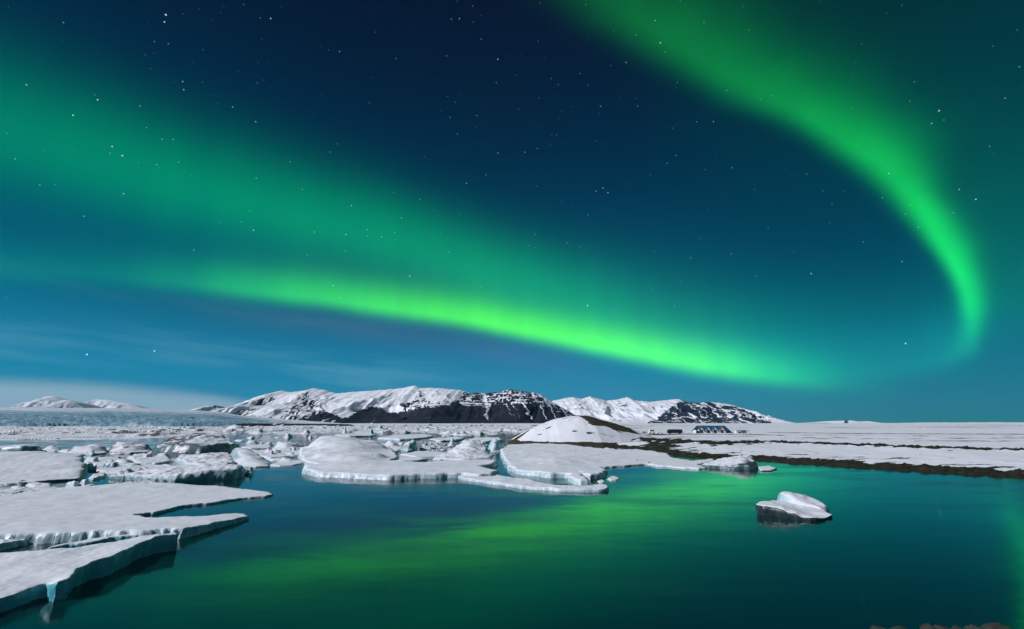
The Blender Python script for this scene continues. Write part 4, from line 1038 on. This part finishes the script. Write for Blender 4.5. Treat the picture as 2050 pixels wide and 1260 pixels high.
def wheel(parent, x, y, r, w=.25):
    n = 16; v = []; f = []
    for k in range(n):
        a = 2 * math.pi * k / n
        v += [(x + r * math.cos(a), y, r + r * math.sin(a)), (x + r * math.cos(a), y + w, r + r * math.sin(a))]
    for k in range(n):
        k2 = (k + 1) % n; f.append((2 * k, 2 * k2, 2 * k2 + 1, 2 * k + 1))
    f.append(tuple(range(0, 2 * n, 2))[::-1]); f.append(tuple(range(1, 2 * n, 2)))
    part('wheel', parent, v, f, TYRE)
def vehicle(name, label, cat, px, py, L, Hh, W, mat, front=.8, glass=True, yaw=0.0, prof=None):
    x, y, _ = at(px, py, gz)
    o = empty(name, (x, y, gz), label, cat); o.rotation_euler = (0, 0, yaw)
    pr = prof or [(-.5, .16), (.5, .16), (.5, .62), (.46, .92), (.40, 1.0), (-.36, 1.0), (-.46, .80), (-.5, .5)]
    P = [(a * L, b_ * Hh) for a, b_ in pr]; n = len(P)
    v = [(a, -W / 2, c) for a, c in P] + [(a, W / 2, c) for a, c in P]
    f = [tuple(range(n)), tuple(range(2 * n - 1, n - 1, -1))] + [(i, i + n, (i + 1) % n + n, (i + 1) % n) for i in range(n)]
    body = part('body', o, v, f, mat)
    bmx = bmesh.new(); bmx.from_mesh(body.data); bmesh.ops.recalc_face_normals(bmx, faces=bmx.faces)
    bmesh.ops.bevel(bmx, geom=bmx.edges[:], offset=.06, segments=2, affect='EDGES'); bmx.to_mesh(body.data); bmx.free()
    if glass:
        k = 5
        for i in range(k):
            a0 = (-.40 + .78 * i / k) * L; a1 = (-.40 + .78 * (i + .86) / k) * L
            part('window', o, *box(a0, a1, -W / 2 - .02, -W / 2 + .02, .58 * Hh, .86 * Hh), GLASS)
    for s in (-.33, .33): wheel(o, s * L, -W / 2 - .03, .17 * Hh); wheel(o, s * L, W / 2 - .2, .17 * Hh)
    return o
u = by / F
vehicle('bus', 'long dark tour bus parked on the gravel track', 'bus', 1351, 868.8, 27 * u, 8.0 * u, 2.5, DARK)
cv = vehicle('camper_van', 'white camper van parked on the snow by the hill', 'van', 1305, 869.2, 9.5 * u, 8.2 * u, 2.3, WHITE)
vehicle('car', 'low white car parked beside the dark bus', 'car', 1321, 869, 10 * u, 4.2 * u, 1.8, WHITE, prof=[(-.5, .2), (.5, .2), (.5, .55), (.3, .62), (.18, 1), (-.3, 1), (-.42, .62), (-.5, .55)], glass=False)
vehicle('car', 'dark car parked at the gable end of the shed', 'car', 1397.5, 868, 6 * u, 5.0 * u, 1.8, DARK, prof=[(-.5, .2), (.5, .2), (.5, .55), (.3, .62), (.18, 1), (-.3, 1), (-.42, .62), (-.5, .55)], glass=False)
# boat on a trailer
x, y, _ = at(1290, 868.8, gz)
bt = empty('boat', (x, y, gz), 'small pale open boat on a trailer near the hill', 'boat')
L = 10 * u; hv = []; ns = 9
for i in range(ns):
    a = -L / 2 + L * i / (ns - 1); wd = .95 * math.sqrt(max(.02, 1 - (max(0, i - 3) / (ns - 3.9)) ** 2)); up_ = .25 * (i / (ns - 1)) ** 2
    hv += [(a, -wd, 1.35 + up_), (a, 0, .55 + up_ * .7), (a, wd, 1.35 + up_)]
hf = []
for i in range(ns - 1):
    hf += [(3 * i, 3 * i + 1, 3 * i + 4, 3 * i + 3), (3 * i + 1, 3 * i + 2, 3 * i + 5, 3 * i + 4)]
hf += [(0, 2, 1)]
part('hull', bt, hv, hf, WHITE); part('deck', bt, *box(-L * .3, L * .1, -.6, .6, 1.25, 1.6), GREYP); part('trailer_frame', bt, *box(-L * .45, L * .55, -.5, .5, .38, .5), DARK)
wheel(bt, -.4, -.8, .32); wheel(bt, -.4, .6, .32)
# container and flat bed trailer right of the shed
x, y, _ = at(1474.5, 867.8, gz)
ct = empty('container', (x, y, gz), 'white storage box standing between shed and trailer', 'container')
part('body', ct, *box(-2.2 * u, 2.2 * u, -1.2, 1.2, .1, 6.0 * u), WHITE); part('lid', ct, *box(-2.4 * u, 2.4 * u, -1.35, 1.35, 6.0 * u + .002, 6.4 * u), GREYP); part('door', ct, *box(-1.2 * u, 1.0 * u, -1.26, -1.203, .2, 4.5 * u), TRIM)
x, y, _ = at(1480, 867.8, gz)
ct = empty('container', (x, y, gz), 'narrow pale tank with dark foot beside the white box', 'container')
part('body', ct, *box(-1.6 * u, 1.6 * u, -1.0, 1.0, .9, 6.2 * u), TRIM); part('foot', ct, *box(-2.0 * u, 2.0 * u, -1.1, 1.1, 0, .898), DARK)
x, y, _ = at(1490, 868, gz)
tr = empty('trailer', (x, y, gz), 'blue grey covered trailer standing at the end of the row', 'trailer')
part('body', tr, *box(-5.2 * u, 2.6 * u, -1.2, 1.2, .75, 6.0 * u), STEEL); part('canopy', tr, *box(2.6 * u + .002, 8.5 * u, -1.1, 1.1, 4.6 * u, 5.6 * u), GREYP); part('post', tr, *box(8.1 * u, 8.4 * u, -1.0, -.8, 0, 4.6 * u - .002), GREYP)
part('chassis', tr, *box(-5.0 * u, 2.6 * u, -1.0, 1.0, .45, .748), DARK)
wheel(tr, -3 * u, -1.2, .4); wheel(tr, 1 * u, -1.2, .4)

# ------------------------------------------------------------------ thin night haze
hm = bpy.data.materials.new('haze_air'); hm.use_nodes = True
ht = hm.node_tree; ht.nodes.clear()
pv = ht.nodes.new('ShaderNodeVolumePrincipled')
pv.inputs['Color'].default_value = (.12, .55, 1.0, 1)
pv.inputs['Density'].default_value = 5e-6
pv.inputs['Anisotropy'].default_value = 0.0
ho = ht.nodes.new('ShaderNodeOutputMaterial'); ht.links.new(pv.outputs[0], ho.inputs['Volume'])
hz = link(bpy.data.objects.new('haze', new_mesh('haze', *box(-45000, 45000, -400, 31500, -4, 1750), hm, False)))
tag(hz, 'thin pale night haze over the lagoon and mountains', kind='stuff')
